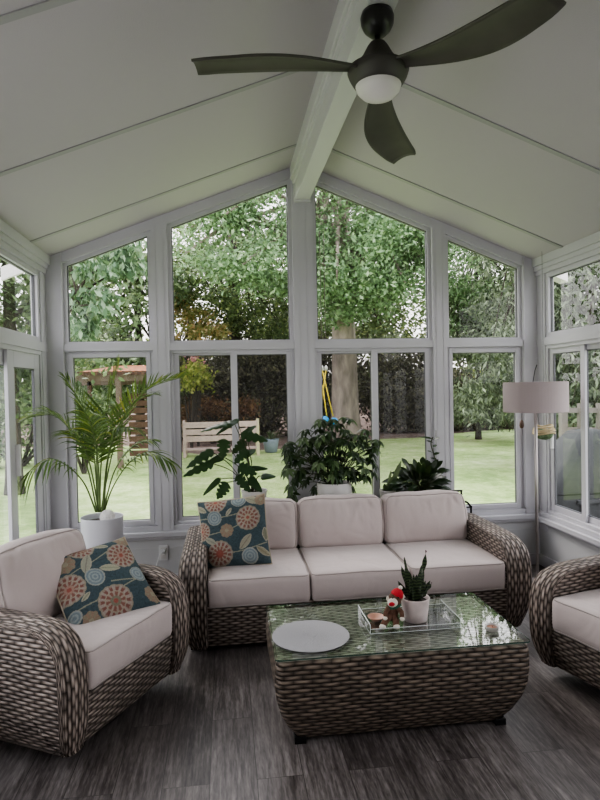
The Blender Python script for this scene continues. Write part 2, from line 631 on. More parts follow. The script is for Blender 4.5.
cm = MB()
cm.prism([(-2.06, rz_(2.06)), (0, ZR), (2.06, rz_(2.06)), (2.06, rz_(2.06) + .12), (0, ZR + .12), (-2.06, rz_(2.06) + .12)], YB, .14)
ceiling = struct(cm.build('ceiling', M['ceil'], base=(0, 0, 2.4)))
# seams between roof panels: shallow cover strips
for y in (-.445, -1.535, -2.585, -3.65, -4.7):
    for sg in (-1, 1):
        q = MB()
        q.prism([(sg * .05, rz_(.05) + .002), (sg * 1.93, rz_(1.93) + .002), (sg * 1.93, rz_(1.93) - .006), (sg * .05, rz_(.05) - .006)], y - .019, y + .019)
        q.build('seam_strip', M['seam'], ceiling, world=True)
# roof overhang trim seen through the glass from inside
fas = MB()
for sg, ye in ((-1, .17), (1, .26)):
    fas.prism([(0, ZR + .1), (sg * 2.3, rz_(2.3) + .1), (sg * 2.3, rz_(2.3)), (0, ZR)], .141, ye)
struct(fas.build('trim_6', M['fascia']))

bm_ = MB()
bm_.box(-.056, .056, YB, -.005, 2.962, 3.24)
bm_.box(-.074, .074, YB, -.02, 3.09, 3.115)
bm_.box(-.09, .09, YB, -.02, 3.115, 3.25)
bm_.box(-.064, .064, -.05, 0.0, 2.95, 3.12)
struct(bm_.build('trim_1', M['beam'], bevel=.004))

# back wall: knee wall, posts, rails, raked header
wb = MB()
wb.box(-2.0, 2.0, 0.02, .12, 0, .40)
for x0, x1 in ((-2.0, -1.82), (-1.165, -1.042), (-.08, .08), (1.05, 1.165), (1.82, 2.0)):
    wb.prism([(x0, .38), (x1, .38), (x1, rz_(x1)), (x0, rz_(x0))] if x0 * x1 > 0 else [(x0, .38), (x1, .38), (x1, rz_(x1)), (0, ZR), (x0, rz_(x0))], 0, .12)
for x0, x1 in ((-1.82, -1.165), (-1.042, -.08), (.08, 1.05), (1.165, 1.82)):
    wb.box(x0, x1, .006, .11, 1.812, 1.868)      # transom rail
    wb.box(x0, x1, .006, .11, .38, .465)         # bottom rail
    wb.prism([(x0, rz_(x0) - .078), (x1, rz_(x1) - .078), (x1, rz_(x1) + .01), (x0, rz_(x0) + .01)], .003, .11)
wallb = struct(wb.build('wall_back', M['frame'], base=(0, 0, 0)))
kp = MB()
kp.box(-1.94, 1.94, .008, .02, .0, .382)
kp.box(-1.94, 1.94, .004, .02, .292, .298)
kp.build('knee_panel', M['wall'], wallb, world=True)
lg = MB()
lg.box(-1.96, 1.96, -.03, .02, .385, .425)
lg.box(-1.96, 1.96, -.015, .02, .365, .385)
struct(lg.build('trim_2', M['frame'], bevel=.006))
bb = MB()
bb.box(-1.94, 1.94, -.005, .012, 0, .09)
struct(bb.build('baseboard_back', M['frame']))
# narrow beads on the posts
for k, x in enumerate((-1.105, 0, 1.108)):
    pb = MB()
    for dx in (-.03, .03):
        pb.box(x + dx - .0035, x + dx + .0035, -.004, .002, .43, rz_(x) - (.32 if k == 1 else .06))
    pb.build('post_bead', M['frame'], wallb, world=True)
for sg in (-1, 1):
    pb = MB()
    pb.prism([(sg * 1.822, .43), (sg * 1.832, .43), (sg * 1.832, rz_(1.83)), (sg * 1.822, rz_(1.822))], -.008, .0)
    pb.build('post_bead', M['frame'], wallb, world=True)


def rectframe(mb, x0, x1, z0, z1, t, y0, y1):
    tl, tr, tb, tt = t if isinstance(t, tuple) else (t,) * 4
    mb.box(x0, x0 + tl, y0, y1, z0, z1)
    mb.box(x1 - tr, x1, y0, y1, z0, z1)
    mb.box(x0 + tl, x1 - tr, y0, y1, z0, z0 + tb)
    mb.box(x0 + tl, x1 - tr, y0, y1, z1 - tt, z1)


def rakeframe(mb, x0, x1, z0, dz, t, y0, y1):
    """trapezoid frame under the raked header"""
    za, zb = rz_(x0) - dz, rz_(x1) - dz
    mb.prism([(x0, z0), (x0 + t, z0), (x0 + t, rz_(x0 + t) - dz if x0 * x1 > 0 else za), (x0, za)], y0, y1)
    mb.prism([(x1 - t, z0), (x1, z0), (x1, zb), (x1 - t, rz_(x1 - t) - dz)], y0, y1)
    mb.prism([(x0 + t, z0), (x1 - t, z0), (x1 - t, z0 + t * .6), (x0 + t, z0 + t * .6)], y0, y1)
    mb.prism([(x0 + t, rz_(x0 + t) - dz - t), (x1 - t, rz_(x1 - t) - dz - t), (x1 - t, rz_(x1 - t) - dz), (x0 + t, rz_(x0 + t) - dz)], y0, y1)


wn = 1
def win_upper(x0, x1, t):
    global wn
    r = struct(thing('window_%d' % wn, ((x0 + x1) / 2, .05, 1.868)))
    wn += 1
    a = MB(); rakeframe(a, x0, x1, 1.868, .078, t, .03, .085)
    a.build('window_frame', M['frame'], r, world=True)
    g = MB(); rakeframe(g, x0 + t, x1 - t, 1.868 + t * .6, .078 + t, .006, .045, .07)
    g.build('gasket', M['track'], r, world=True)
    p = MB()
    xa, xb, z0 = x0 + t, x1 - t, 1.875
    p.add([(xa, .058, z0), (xb, .058, z0), (xb, .058, rz_(xb) - .08 - t), (xa, .058, rz_(xa) - .08 - t)], [(0, 1, 2, 3)])
    p.build('pane', M['glass'], r, world=True)
for a_, b_, t_ in ((-1.82, -1.165, .028), (-1.042, -.08, .03), (.08, 1.05, .03), (1.165, 1.82, .03)):
    win_upper(a_, b_, t_)


def sash(r, x0, x1, z0, z1, t, y0, y1, screen=False, pane='glass'):
    a = MB(); rectframe(a, x0, x1, z0, z1, t, y0, y1)
    s = a.build('sash', M['frame'], r, world=True, bevel=.003)
    tl, tr, tb, tt = t if isinstance(t, tuple) else (t,) * 4
    g = MB(); rectframe(g, x0 + tl, x1 - tr, z0 + tb, z1 - tt, .005, (y0 + y1) / 2 - .006, (y0 + y1) / 2 + .01)
    g.build('gasket', M['track'], s, world=True)
    ym = (y0 + y1) / 2
    p = MB(); p.add([(x0 + tl, ym, z0 + tb), (x1 - tr, ym, z0 + tb), (x1 - tr, ym, z1 - tt), (x0 + tl, ym, z1 - tt)], [(0, 1, 2, 3)])
    p.build('pane', M[pane], s, world=True)
    return s


def win_lower(x0, x1, kind):
    global wn
    r = struct(thing('window_%d' % wn, ((x0 + x1) / 2, .05, .465)))
    wn += 1
    z0, z1 = .465, 1.812
    if kind == 'fixed':
        a = MB(); rectframe(a, x0, x1, z0, z1, .025, .035, .09)
        a.build('window_frame', M['frame'], r, world=True, bevel=.003)
        sash(r, x0 + .025, x1 - .025, z0 + .012, z1 - .015, .032, .03, .07)
    else:
        a = MB(); rectframe(a, x0, x1, z0, z1, .022, .03, .10)
        a.build('window_frame', M['frame'], r, world=True, bevel=.003)
        xm = (x0 + x1) / 2 + .005
        sash(r, x0 + .022, xm + .03, z0 + .02, z1 - .018, (.04, .05, .026, .02), .066, .09)
        sash(r, xm - .025, x1 - .022, z0 + .02, z1 - .018, (.05, .038, .026, .02), .034, .058)
        sc = MB(); sc.add([(x0 + .02, .103, z0), (x1 - .02, .103, z0), (x1 - .02, .103, z1), (x0 + .02, .103, z1)], [(0, 1, 2, 3)])
        sc.build('insect_screen', M['screen'], r, world=True)
win_lower(-1.82, -1.165, 'fixed')
win_lower(-1.042, -.08, 'slide')
win_lower(.08, 1.05, 'slide')
win_lower(1.165, 1.82, 'fixed')

# side walls: stepped header, posts, rails; bays of glazing all the way back
def side_frame_box(mb, sg, x0, x1, y0, y1, z0, z1):
    a, b = sorted((sg * x0, sg * x1))
    mb.box(a, b, y0, y1, z0, z1)

def side_rect(mb, sg, x0, x1, y0, y1, z0, z1, t):
    side_frame_box(mb, sg, x0, x1, y0, y0 + t, z0, z1)
    side_frame_box(mb, sg, x0, x1, y1 - t, y1, z0, z1)
    side_frame_box(mb, sg, x0, x1, y0 + t, y1 - t, z0, z0 + t)
    side_frame_box(mb, sg, x0, x1, y0 + t, y1 - t, z1 - t, z1)

bays = [(-1.72, -.12), (-3.42, -1.84), (-5.12, -3.54)]
for sg, nm in ((-1, 'left'), (1, 'right')):
    w_ = MB()
    hw = 2.02
    side_frame_box(w_, sg, 1.90, 2.06, YB, .02, 2.455, 2.535)
    side_frame_box(w_, sg, 1.915, 2.06, YB, .02, 2.42, 2.455)
    side_frame_box(w_, sg, 1.93, 2.06, YB, .02, 2.385, 2.42)
    for y0, y1 in ((-.12, .02), (-1.84, -1.72), (-3.54, -3.42), (YB, -5.12)):
        side_frame_box(w_, sg, 1.94, 2.0, y0, y1, 0 if sg < 0 else .3, 2.4)
    side_frame_box(w_, sg, 1.935, 2.06, YB, 0, 1.808, 1.872)
    if sg > 0:
        side_frame_box(w_, sg, 1.955, 2.06, YB, .0, 0, .44)
    else:
        side_frame_box(w_, sg, 1.955, 2.06, YB, -1.84, 0, .44)
    ws = struct(w_.build('wall_' + nm, M['frame'], base=(sg * 2.0, -2.8, 0)))
    # ledge
    l_ = MB()
    ya = 0.0 if sg > 0 else -1.84
    side_frame_box(l_, sg, 1.90, 1.97, YB, ya, .37, .41)
    side_frame_box(l_, sg, 1.925, 1.97, YB, ya, .41, .45)
    side_frame_box(l_, sg, 1.925, 1.96, YB, ya, .35, .37)
    struct(l_.build('trim_3' if sg < 0 else 'trim_4', M['frame'], bevel=.005))
    k_ = MB()
    side_frame_box(k_, sg, 1.945, 1.957, YB, ya, 0, .37)
    k_.build('knee_panel', M['wall'], ws, world=True)
    b_ = MB()
    side_frame_box(b_, sg, 1.93, 1.95, YB, ya, 0, .09)
    struct(b_.build('baseboard_' + nm, M['frame']))
    for bi, (y0, y1) in enumerate(bays):
        r = struct(thing('window_%d' % wn, (sg * 2, (y0 + y1) / 2, 1.872))); wn += 1
        f_ = MB(); side_rect(f_, sg, 1.95, 2.0, y0, y1, 1.872, 2.385, .035)
        f_.build('window_frame', M['frame'], r, world=True, bevel=.003)
        g_ = MB(); side_rect(g_, sg, 1.972, 1.99, y0 + .035, y1 - .035, 1.907, 2.35, .006)
        g_.build('gasket', M['track'], r, world=True)
        p_ = MB(); x = sg * 1.98
        p_.add([(x, y0 + .03, 1.9), (x, y1 - .03, 1.9), (x, y1 - .03, 2.36), (x, y0 + .03, 2.36)], [(0, 1, 2, 3)])
        p_.build('pane', M['glass_side'], r, world=True)
        # lower sliders
        door = sg < 0 and bi == 0
        z0 = .03 if door else .45
        if door:
            r = struct(thing('door_1', (-2, (y0 + y1) / 2, 0)))
        else:
            r = struct(thing('window_%d' % wn, (sg * 2, (y0 + y1) / 2, z0))); wn += 1
        f_ = MB(); side_rect(f_, sg, 1.945, 2.0, y0, y1, z0, 1.808, .03)
        f_.build('window_frame' if not door else 'door_frame', M['frame'], r, world=True, bevel=.003)
        if door:
            parts = [(-1.69, -.585, 1.982, 2.0, .10), (-.79, -.15, 1.955, 1.978, .11)]
        elif sg > 0 and bi == 0:
            parts = [(y0 + .03, -.56, 1.982, 2.0, .045), (-.62, y1 - .03, 1.958, 1.98, .05)]
        else:
            ym = (y0 + y1) / 2
            parts = [(y0 + .03, ym + .03, 1.982, 2.0, .045), (ym - .03, y1 - .03, 1.958, 1.98, .045)]
        for a, b, xa, xb, t in parts:
            s_ = MB(); side_rect(s_, sg, xa, xb, a, b, z0 + .03, 1.785, t)
            so = s_.build('sash' if not door else 'door_panel', M['frame'], r, world=True, bevel=.003)
            g_ = MB(); side_rect(g_, sg, xa + .005, xb - .003, a + t, b - t, z0 + .03 + t, 1.785 - t, .007)
            g_.build('gasket', M['track'], so, world=True)
            p_ = MB(); x = sg * (xa + xb) / 2
            p_.add([(x, a + t, z0 + t), (x, b - t, z0 + t), (x, b - t, 1.79 - t), (x, a + t, 1.79 - t)], [(0, 1, 2, 3)])
            p_.build('pane', M['glass_side'], so, world=True)
        if door:
            hd = MB(); hd.box(-1.955, -1.925, -.70, -.675, .98, 1.18)
            hd.build('door_handle', M['white'], r, world=True, bevel=.004)
        if sg > 0 and bi == 0:
            hd = MB(); hd.box(1.935, 1.96, -.205, -.185, .98, 1.10)
            hd.build('window_handle', M['white'], r, world=True, bevel=.004)
# house wall behind the camera
wf = MB()
wf.box(-2.06, 2.06, YB - .1, YB, 0, 2.6)
wf.prism([(-2.06, 2.5), (2.06, 2.5), (0, ZR)], YB - .1, YB)
struct(wf.build('wall_front', M['wall']))

# outlet
o_ = thing('outlet', (-1.125, .0, .26), 'white wall outlet with a plug in it, under the left back windows', 'outlet')
MB().box(-1.16, -1.09, -.004, .009, .20, .315).build('outlet_plate', M['white'], o_, world=True, bevel=.003)
s_ = MB()
for z in (.232, .283):
    s_.box(-1.145, -1.105, -.007, 0, z - .018, z + .018)
s_.build('socket', M['potw'], o_, world=True, bevel=.003)
p_ = MB(); p_.box(-1.14, -1.108, -.035, -.006, .265, .292)
p_.build('plug', M['white'], o_, world=True, bevel=.004)
c_ = MB(); c_.tube(catmull([(-1.125, -.034, .275), (-1.15, -.05, .25), (-1.18, -.06, .17), (-1.22, -.06, .06), (-1.24, -.05, .012)], 6), .0035, 6)
c_.build('cord', M['white'], o_, world=True, smooth=True)


# ------------------------------------------------------------------ upholstered wicker seats
def soft_box(w, d, h, r=.05, puff=.03, n=16, seed=0, wob=.004, edge=0.0, folds=False):
    """rounded, crowned cushion centred on the origin"""
    mb = MB()
    idx = {}
    fr_ = random.Random(int(seed * 13) + 5)
    FO = [(fr_.uniform(-.5, .5), fr_.uniform(-.25, .25), fr_.uniform(.004, .009), fr_.uniform(-.3, .2), 1.1) for _ in range(5)]
    FO += [(sx * fr_.uniform(.72, .85), -sx * .3, .008, .45, 1.1) for sx in (-1, 1)]
    if folds:
        n = 40
    def vert(a, b, c):
        k = (round(a, 5), round(b, 5), round(c, 5))
        if k in idx:
            return idx[k]
        p = V((a * w / 2, b * d / 2, c * h / 2))
        q = V([max(-L / 2 + r, min(L / 2 - r, x)) for x, L in zip(p, (w, d, h))])
        df = p - q
        p2 = q + df.normalized() * r if df.length > 1e-9 else p
        p2.z += c * puff * (1 - a * a) * (1 - b * b)
        p2.x += a * puff * .35 * (1 - c * c) * (1 - b * b)
        p2.y += b * puff * .35 * (1 - c * c) * (1 - a * a)
        p2 *= 1 - edge * (abs(a * b) ** 3)
        nn = noise.noise_vector(p2 * 7 + V((seed * 3.1, seed, 0)))
        p2 += nn * wob
        if folds and c > 0:
            for (xk, sl, dep, y0, y1) in FO:
                env = max(0, 1 - abs((b - (y0 + y1) / 2) / ((y1 - y0) / 2)) ** 2)
                dx = a - xk - sl * (b - y0)
                p2.z -= c * dep * env * math.exp(-(dx / .045) ** 2)
                p2.z += c * dep * .6 * env * math.exp(-((dx - .09) / .05) ** 2)
        idx[k] = len(mb.v)
        mb.v.append(p2)
        return idx[k]
    L = [-1 + 2 * i / n for i in range(n + 1)]
    # denser near the rims
    L = [math.copysign(1 - (1 - abs(x)) ** 1.35, x) for x in L]
    K = [-1, -.85, -.5, 0, .5, .85, 1]
    def face(fn, A, B, flip):
        for i in range(len(A) - 1):
            for j in range(len(B) - 1):
                q = [fn(A[i], B[j]), fn(A[i + 1], B[j]), fn(A[i + 1], B[j + 1]), fn(A[i], B[j + 1])]
                mb.f.append(q[::-1] if flip else q)
                mb.uv.append(None)
    face(lambda a, b: vert(a, b, 1), L, L, False)
    face(lambda a, b: vert(a, b, -1), L, L, True)
    face(lambda a, c: vert(a, -1, c), L, K, False)
    face(lambda a, c: vert(a, 1, c), L, K, True)
    face(lambda b, c: vert(1, b, c), L, K, False)
    face(lambda b, c: vert(-1, b, c), L, K, True)
    return mb


def pipe_loop(w, d, r, z, seed=0, wob=.004, puff=.0):
    pts = []
    cr = r * 1.0
    for (cx, cy, a0) in ((w / 2 - cr, d / 2 - cr, 0), (-w / 2 + cr, d / 2 - cr, 90), (-w / 2 + cr, -d / 2 + cr, 180), (w / 2 - cr, -d / 2 + cr, 270)):
        for k in range(5):
            a = R(a0 + 90 * k / 4)
            pts.append(V((cx + cr * cos(a), cy + cr * sin(a), z)))
    # subdivide the straight runs so they follow the soft body
    out = []
    for i, p in enumerate(pts):
        q = pts[(i + 1) % len(pts)]
        n = max(1, int((q - p).length / .05))
        for k in range(n):
            out.append(p.lerp(q, k / n))
    res = []
    for p in out:
        nn = noise.noise_vector(p * 7 + V((seed * 3.1, seed, 0)))
        a, b = p.x / (w / 2), p.y / (d / 2)
        p = p + nn * wob
        res.append(p)
    return res


def cushion(parent, name, w, d, h, T, r=.045, puff=.03, seed=0, edge=0.0, wob=.004, label=None, folds=False):
    mb = soft_box(w, d, h, r, puff, seed=seed, edge=edge, wob=wob, folds=folds)
    mb.v = [T @ p for p in mb.v]
    c = mb.build(name, M['fab'], parent, smooth=True)
    pp = MB()
    ri = r * .29
    for sz in (1, -1):
        pts = pipe_loop(w - 2 * ri * .9, d - 2 * ri * .9, r, sz * (h / 2 - ri * .9), seed, wob)
        if edge:
            pts = [p * (1 - edge * (abs((p.x / (w / 2)) * (p.y / (d / 2))) ** 3)) for p in pts]
        pp.tube([T @ p for p in pts], .0042, 6, closed=True)
    pp.build('piping', M['pipe'], c, smooth=True)
    return c


PROF = [(.86, .05), (.88, .12), (.885, .30), (.885, .46), (.87, .56), (.82, .60), (.70, .605), (.40, .605), (.22, .603), (.13, .59), (.07, .562), (.028, .515), (.008, .45), (.0, .36), (.002, .22), (.014, .12), (.035, .05), (.06, .03), (.30, .03), (.60, .03), (.84, .03)]


def arm(parent, sg, xin, wid, D, zt=.605, zb=.03):
    """one woven side: rolled band over the top and front, woven cheeks"""
    sc = D / .88
    pr = [V((0, p[0] if p[0] < .4 else .4 + (p[0] - .4) * (D - .4) / .48, p[1] * zt / .605)) for p in PROF]
    for p in pr:
        if p.z < .3:
            p.z = zb + (p.z - .03) * (.3 - zb) / .27
    pr = catmull(pr, 4, closed=True)
    pr.append(pr[0].copy())
    n = len(pr)
    cen = V((0, D * .52, .30))
    # arc length
    arc = [0]
    for i in range(1, n):
        arc.append(arc[-1] + (pr[i] - pr[i - 1]).length)
    mb = MB()
    r = .028
    # station list across the width: (offset from inner face, inset)
    st = []
    for k in range(5):
        a = k / 4 * pi / 2
        st.append((r * .6 - r * .6 * cos(pi / 2 - a), r * .6 * (1 - sin(a))))
    st = [(r * .6 * (1 - cos(R(90 * k / 4))), r * .6 * (1 - sin(R(90 * k / 4)))) for k in range(5)]
    st += [(wid * .4, -.004), (wid * .6, -.004)]
    st += [(wid - r * (1 - sin(R(90 * k / 4)) if 0 else 0) - r + r * sin(R(90 * k / 4)), r * (1 - cos(R(90 * k / 4)))) for k in range(5)]
    def shape(off, inset, i):
        p = pr[i]
        # inward direction: from neighbour tangent
        t = (pr[(i + 1) % (n - 1)] - pr[(i - 1) % (n - 1)]).normalized()
        nrm = V((0, -t.z, t.y))
        if nrm.dot(cen - p) < 0:
            nrm = -nrm
        q = p + nrm * inset
        return q, off
    def world(q, off):
        z = q.z
        bul = .016 * sin(min(1, max(0, (z - .1) / .5)) * pi) - .045 * max(0, (.2 - z) / .16) ** 1.6 - .012 * max(0, (z - .5) / .1)
        f = max(0, off / wid)
        # the cheek leans in towards the back top a touch
        return V((sg * (xin + off + bul * f), q.y, q.z))
    rows = []
    for off, ins in st:
        rows.append([world(*shape(off, ins, i)) for i in range(n)])
    o = len(mb.v)
    for rw in rows:
        mb.v += rw
    for j in range(len(rows) - 1):
        for i in range(n - 1):
            a, b, c, d = o + j * n + i, o + j * n + i + 1, o + (j + 1) * n + i + 1, o + (j + 1) * n + i
            f = [a, b, c, d]
            u = [(arc[i], st[j][0] + st[j][1] * -1), (arc[i + 1], st[j][0] - st[j][1]), (arc[i + 1], st[j + 1][0] + st[j + 1][1] * .7), (arc[i], st[j + 1][0] + st[j + 1][1] * .7)]
            if sg > 0:
                f, u = f[::-1], u[::-1]
            mb.f.append(f)
            mb.uv.append(u)
    # cheeks: rings shrinking to the centre line
    for side in (0, 1):
        off, ins = st[0] if side == 0 else st[-1]
        m = 10
        ring = []
        for k in range(m + 1):
            t = k / m
            rr = []
            for i in range(n):
                q, _ = shape(off, ins, i)
                c = V((0, min(max(q.y, .22), D - .12), cen.z))
                q2 = q.lerp(c, t)
                rr.append((world(q2, off), (q2.y, q2.z)))
            ring.append(rr)
        o = len(mb.v)
        for rr in ring:
            mb.v += [x[0] for x in rr]
        for k in range(m):
            for i in range(n - 1):
                ids = [(k, i), (k, i + 1), (k + 1, i + 1), (k + 1, i)]
                f = [o + a * n + b for a, b in ids]
                u = [ring[a][b][1] for a, b in ids]
                if (side == 1) == (sg > 0):
                    f, u = f, u
                else:
                    f, u = f[::-1], u[::-1]
                mb.f.append(f)
                mb.uv.append(u)
        # close the strip below (front bottom to back bottom)
    return mb.build('arm', M['wick'], parent, smooth=True)


def panel(parent, name, x0, x1, fn, z0, z1, m='wick', nz=8, nx=2):
    """woven upright panel; fn(z) gives local y"""
    mb = MB()
    o = 0
    for k in range(nz + 1):
        z = z0 + (z1 - z0) * k / nz
        for i in range(nx + 1):
            x = x0 + (x1 - x0) * i / nx
            mb.v.append(V((x, fn(z), z)))
    for k in range(nz):
        for i in range(nx):
            ids = [(k, i), (k, i + 1), (k + 1, i + 1), (k + 1, i)]
            mb.f.append([a * (nx + 1) + b for a, b in ids])
            mb.uv.append([(mb.v[a * (nx + 1) + b].x, mb.v[a * (nx + 1) + b].z) for a, b in ids])
    return mb


def make_seat(root, inner, n, D, aw, zs=.435, ztop=.755, foot='feet', lean=11, seat_h=.165, zt=.605, zb=.03, bcut=0):
    """wicker seat facing local -Y, front line at y=0"""
    arm(root, -1, inner, aw, D, zt, zb)
    arm(root, 1, inner, aw, D, zt, zb)
    fr = panel(root, 'x', -inner - .01, inner + .01, lambda z: .022 + .03 * max(0, (.27 - z) / .2) ** 1.8, zb + .005, .285, nx=6)
    fr.build('front_apron', M['wick'], root, smooth=True)
    bk = MB()
    a = panel(root, 'x', -inner - .03, inner + .03, lambda z: D + .005 - .03 * max(0, (.2 - z) / .2), .07, .63, nx=6)
    b = panel(root, 'x', -inner - .03, inner + .03, lambda z: D - .09 + .04 * max(0, (z - .5)), .07, .63, nx=6)
    for q in (a, b):
        bk.add(q.v, q.f, q.uv)
    w = inner + .03
    ts = [(-w, D - .085, .63), (w, D - .085, .63), (w, D + .005, .63), (-w, D + .005, .63)]
    bk.add(ts, [(0, 1, 2, 3)], [[(p[0], p[1]) for p in ts]])
    for sx in (-1, 1):
        qq = [(sx * w, D - .09, .07), (sx * w, D + .005, .07), (sx * w, D + .005, .63), (sx * w, D - .085, .63)]
        bk.add(qq, [(0, 1, 2, 3) if sx > 0 else (3, 2, 1, 0)], [[(p[1], p[2]) for p in (qq if sx > 0 else qq[::-1])]])
    bk.build('back_frame', M['wick'], root)
    # deck under the cushions
    dk = MB().box(-inner - .01, inner + .01, .06, D - .05, .22, .265)
    dk.build('seat_deck', M['black'], root)
    cw = inner * 2 / n
    sd = D - .26
    for i in range(n):
        x = -inner + cw * (i + .5)
        T = Matrix.Translation((x, .005 + sd / 2, zs - seat_h / 2 + .0))
        cushion(root, 'seat_cushion', cw - .006, sd, seat_h, T, r=.026, puff=.008, seed=i + D * 10)
        h = ztop - zs + .045
        th = .17
        yb = D - .315
        T = Matrix.Translation((x - bcut * .55, yb + .075, zs - .03)) @ Matrix.Rotation(R(-lean), 4, 'X') @ Matrix.Translation((0, .0, h / 2)) @ Matrix.Rotation(R(90), 4, 'X')
        cushion(root, 'back_cushion', cw - .004 - bcut, h, th, T, r=.045, puff=.045, seed=i * 2 + 5 + D, edge=.03, wob=.010, folds=True)
    if foot == 'feet':
        for sx in (-1, 1):
            for y in (.14, D - .1):
                f = MB().box(sx * (inner + aw * .5) - .03, sx * (inner + aw * .5) + .03, y - .03, y + .03, 0, .08)
                f.build('foot', M['black'], root, bevel=.004)
        # dark underside
        MB().box(-inner - aw + .08, inner + aw - .08, .10, D - .02, .05, .075).build('underside', M['black'], root)
    else:
        MB().box(-inner - aw + .08, inner + aw - .08, .10, D - .04, .085, .10).build('underside', M['black'], root)
        q = MB(); q.lathe([(.27, 0), (.275, .012), (.27, .022), (.06, .03), (.05, .10)], 40, (0, .40, 0))
        q.build('swivel_base', M['black'], root, smooth=True)


sofa = thing('wicker_sofa', (.135, -1.30, 0), 'long grey-brown wicker sofa with three beige seat cushions under the back windows', 'sofa')
make_seat(sofa, .89, 3, .88, .148, ztop=.738, zt=.565)

chl = thing('wicker_armchair', (-1.047, -1.930, 0), 'wicker swivel armchair at left holding the floral pillow, turned toward the room', 'armchair', 'wicker swivel armchairs', rz=R(61.5))
make_seat(chl, .310, 1, .74, .135, zs=.455, ztop=.80, foot='swivel', lean=13, zt=.59, zb=.07, bcut=.06)
chr_ = thing('wicker_armchair', (1.04, -2.18, 0), 'wicker swivel armchair cut off at the right edge, with an empty beige seat', 'armchair', 'wicker swivel armchairs', rz=R(-73))
make_seat(chr_, .305, 1, .74, .135, zs=.435, ztop=.78, foot='swivel', lean=13, zt=.56, zb=.07)


# ------------------------------------------------------------------ patterned throw pillows
TEAL = (.075, .125, .145)
def floral(u, v, items):
    c = TEAL
    n = noise.noise(V((u * 40, v * 40, 0))) * .25 + noise.noise(V((u * 120, v * 120, 3))) * .2
    c = tuple(x * (1 + n) for x in c)
    for it in items:
        k, x, y = it[0], it[1], it[2]
        if k == 'stem':
            x2, y2 = it[3], it[4]
            dx, dy = x2 - x, y2 - y
            t = max(0, min(1, ((u - x) * dx + (v - y) * dy) / (dx * dx + dy * dy)))
            d = math.hypot(u - x - t * dx, v - y - t * dy + .02 * sin(t * pi))
            if d < .008:
                c = (.38, .38, .26)
        elif k == 'leaf':
            L, a, cc = it[3], R(it[4]), it[5]
            px, py = (u - x) * cos(a) + (v - y) * sin(a), -(u - x) * sin(a) + (v - y) * cos(a)
            if abs(px) < L:
                w = L * .42 * (1 - (px / L) ** 2) ** .8
                if abs(py) < w:
                    c = cc if abs(py) > .006 else tuple(q * .7 for q in cc)
                    if abs(py) > w - .01:
                        c = (.55, .5, .36)
        elif k == 'dot':
            r = it[3]
            d = math.hypot(u - x, v - y)
            if d < r:
                a = math.atan2(v - y, u - x)
                c = (.25, .33, .36) if sin(d * 160) > -.2 else (.40, .46, .46)
                if d > r - .01:
                    c = (.46, .46, .38)
        elif k == 'tan':
            r = it[3]
            d = math.hypot(u - x, v - y)
            a = math.atan2(v - y, u - x)
            if d < r * (1 + .06 * cos(8 * a)):
                c = (.38, .31, .20) if (cos(8 * a) > 0) else (.42, .27, .18)
                if d < r * .3:
                    c = (.45, .4, .26)
        elif k == 'flower':
            r = it[3]
            d = math.hypot(u - x, v - y)
            a = math.atan2(v - y, u - x)
            R_ = r * (1 + .05 * abs(cos(7 * a)))
            if d < R_:
                q = d / R_
                if q > .92:
                    c = (.42, .36, .25)
                elif q > .62:
                    pt = cos(14 * a)
                    c = (.50, .40, .33) if pt > .1 else (.33, .12, .09)
                    if q > .84 and pt < .1:
                        c = (.44, .30, .22)
                elif q > .55:
                    c = (.5, .42, .30)
                elif q > .30:
                    c = (.36, .14, .10) if cos(10 * a + 1) > -.2 else (.50, .38, .29)
                elif q > .14:
                    c = it[4]
                else:
                    c = (.5, .12, .08)
    k = 1 + noise.noise(V((u * 90, v * 90, 9))) * .28
    g_ = sum(c) / 3
    return tuple(max(.004, min(1, (x * .78 + g_ * .22) * k * .62)) for x in c)


def pillow(name, T, size, items, label, loc, puff=.075, seed=1):
    root = thing(name, loc, label, 'pillow', 'teal floral throw pillows')
    n = 150
    mb = MB()
    cols = []
    for side in (1, -1):
        o = len(mb.v)
        for j in range(n + 1):
            for i in range(n + 1):
                a, b = -1 + 2 * i / n, -1 + 2 * j / n
                pin = 1 - .05 * (1 - a * a) * b * b - .05 * (1 - b * b) * a * a
                e = max(0, (1 - a ** 4)) ** .55 * max(0, (1 - b ** 4)) ** .55
                z = side * puff * e * (1 + .25 * noise.noise(V((a * 1.8, b * 1.8, seed))))
                p = V((a * size / 2 * (1 - .05 * (1 - b * b)), b * size / 2 * (1 - .05 * (1 - a * a)), z))
                p += noise.noise_vector(p * 9) * .003
                mb.v.append(T @ p)
                cols.append(floral((a + 1) / 2 if side > 0 else (1 - a) / 2, (b + 1) / 2, items))
        for j in range(n):
            for i in range(n):
                f = [o + j * (n + 1) + i, o + j * (n + 1) + i + 1, o + (j + 1) * (n + 1) + i + 1, o + (j + 1) * (n + 1) + i]
                mb.f.append(f if side > 0 else f[::-1])
                mb.uv.append(None)
    mb.build('pillow_cover', vcol('floral_' + name), root, smooth=True, world=True, colors=cols)
    pp = MB()
    pts = []
    for (a0, b0, a1, b1) in ((-1, -1, 1, -1), (1, -1, 1, 1), (1, 1, -1, 1), (-1, 1, -1, -1)):
        for k in range(14):
            t = k / 14
            a, b = a0 + (a1 - a0) * t, b0 + (b1 - b0) * t
            p = V((a * size / 2 * (1 - .05 * (1 - b * b)), b * size / 2 * (1 - .05 * (1 - a * a)), 0))
            pts.append(T @ (p + noise.noise_vector(p * 9) * .003))
    pp.tube(pts, .0045, 6, closed=True)
    pp.build('piping', mat('tan_piping', (.42, .36, .27), .9), root, smooth=True, world=True)
    return root


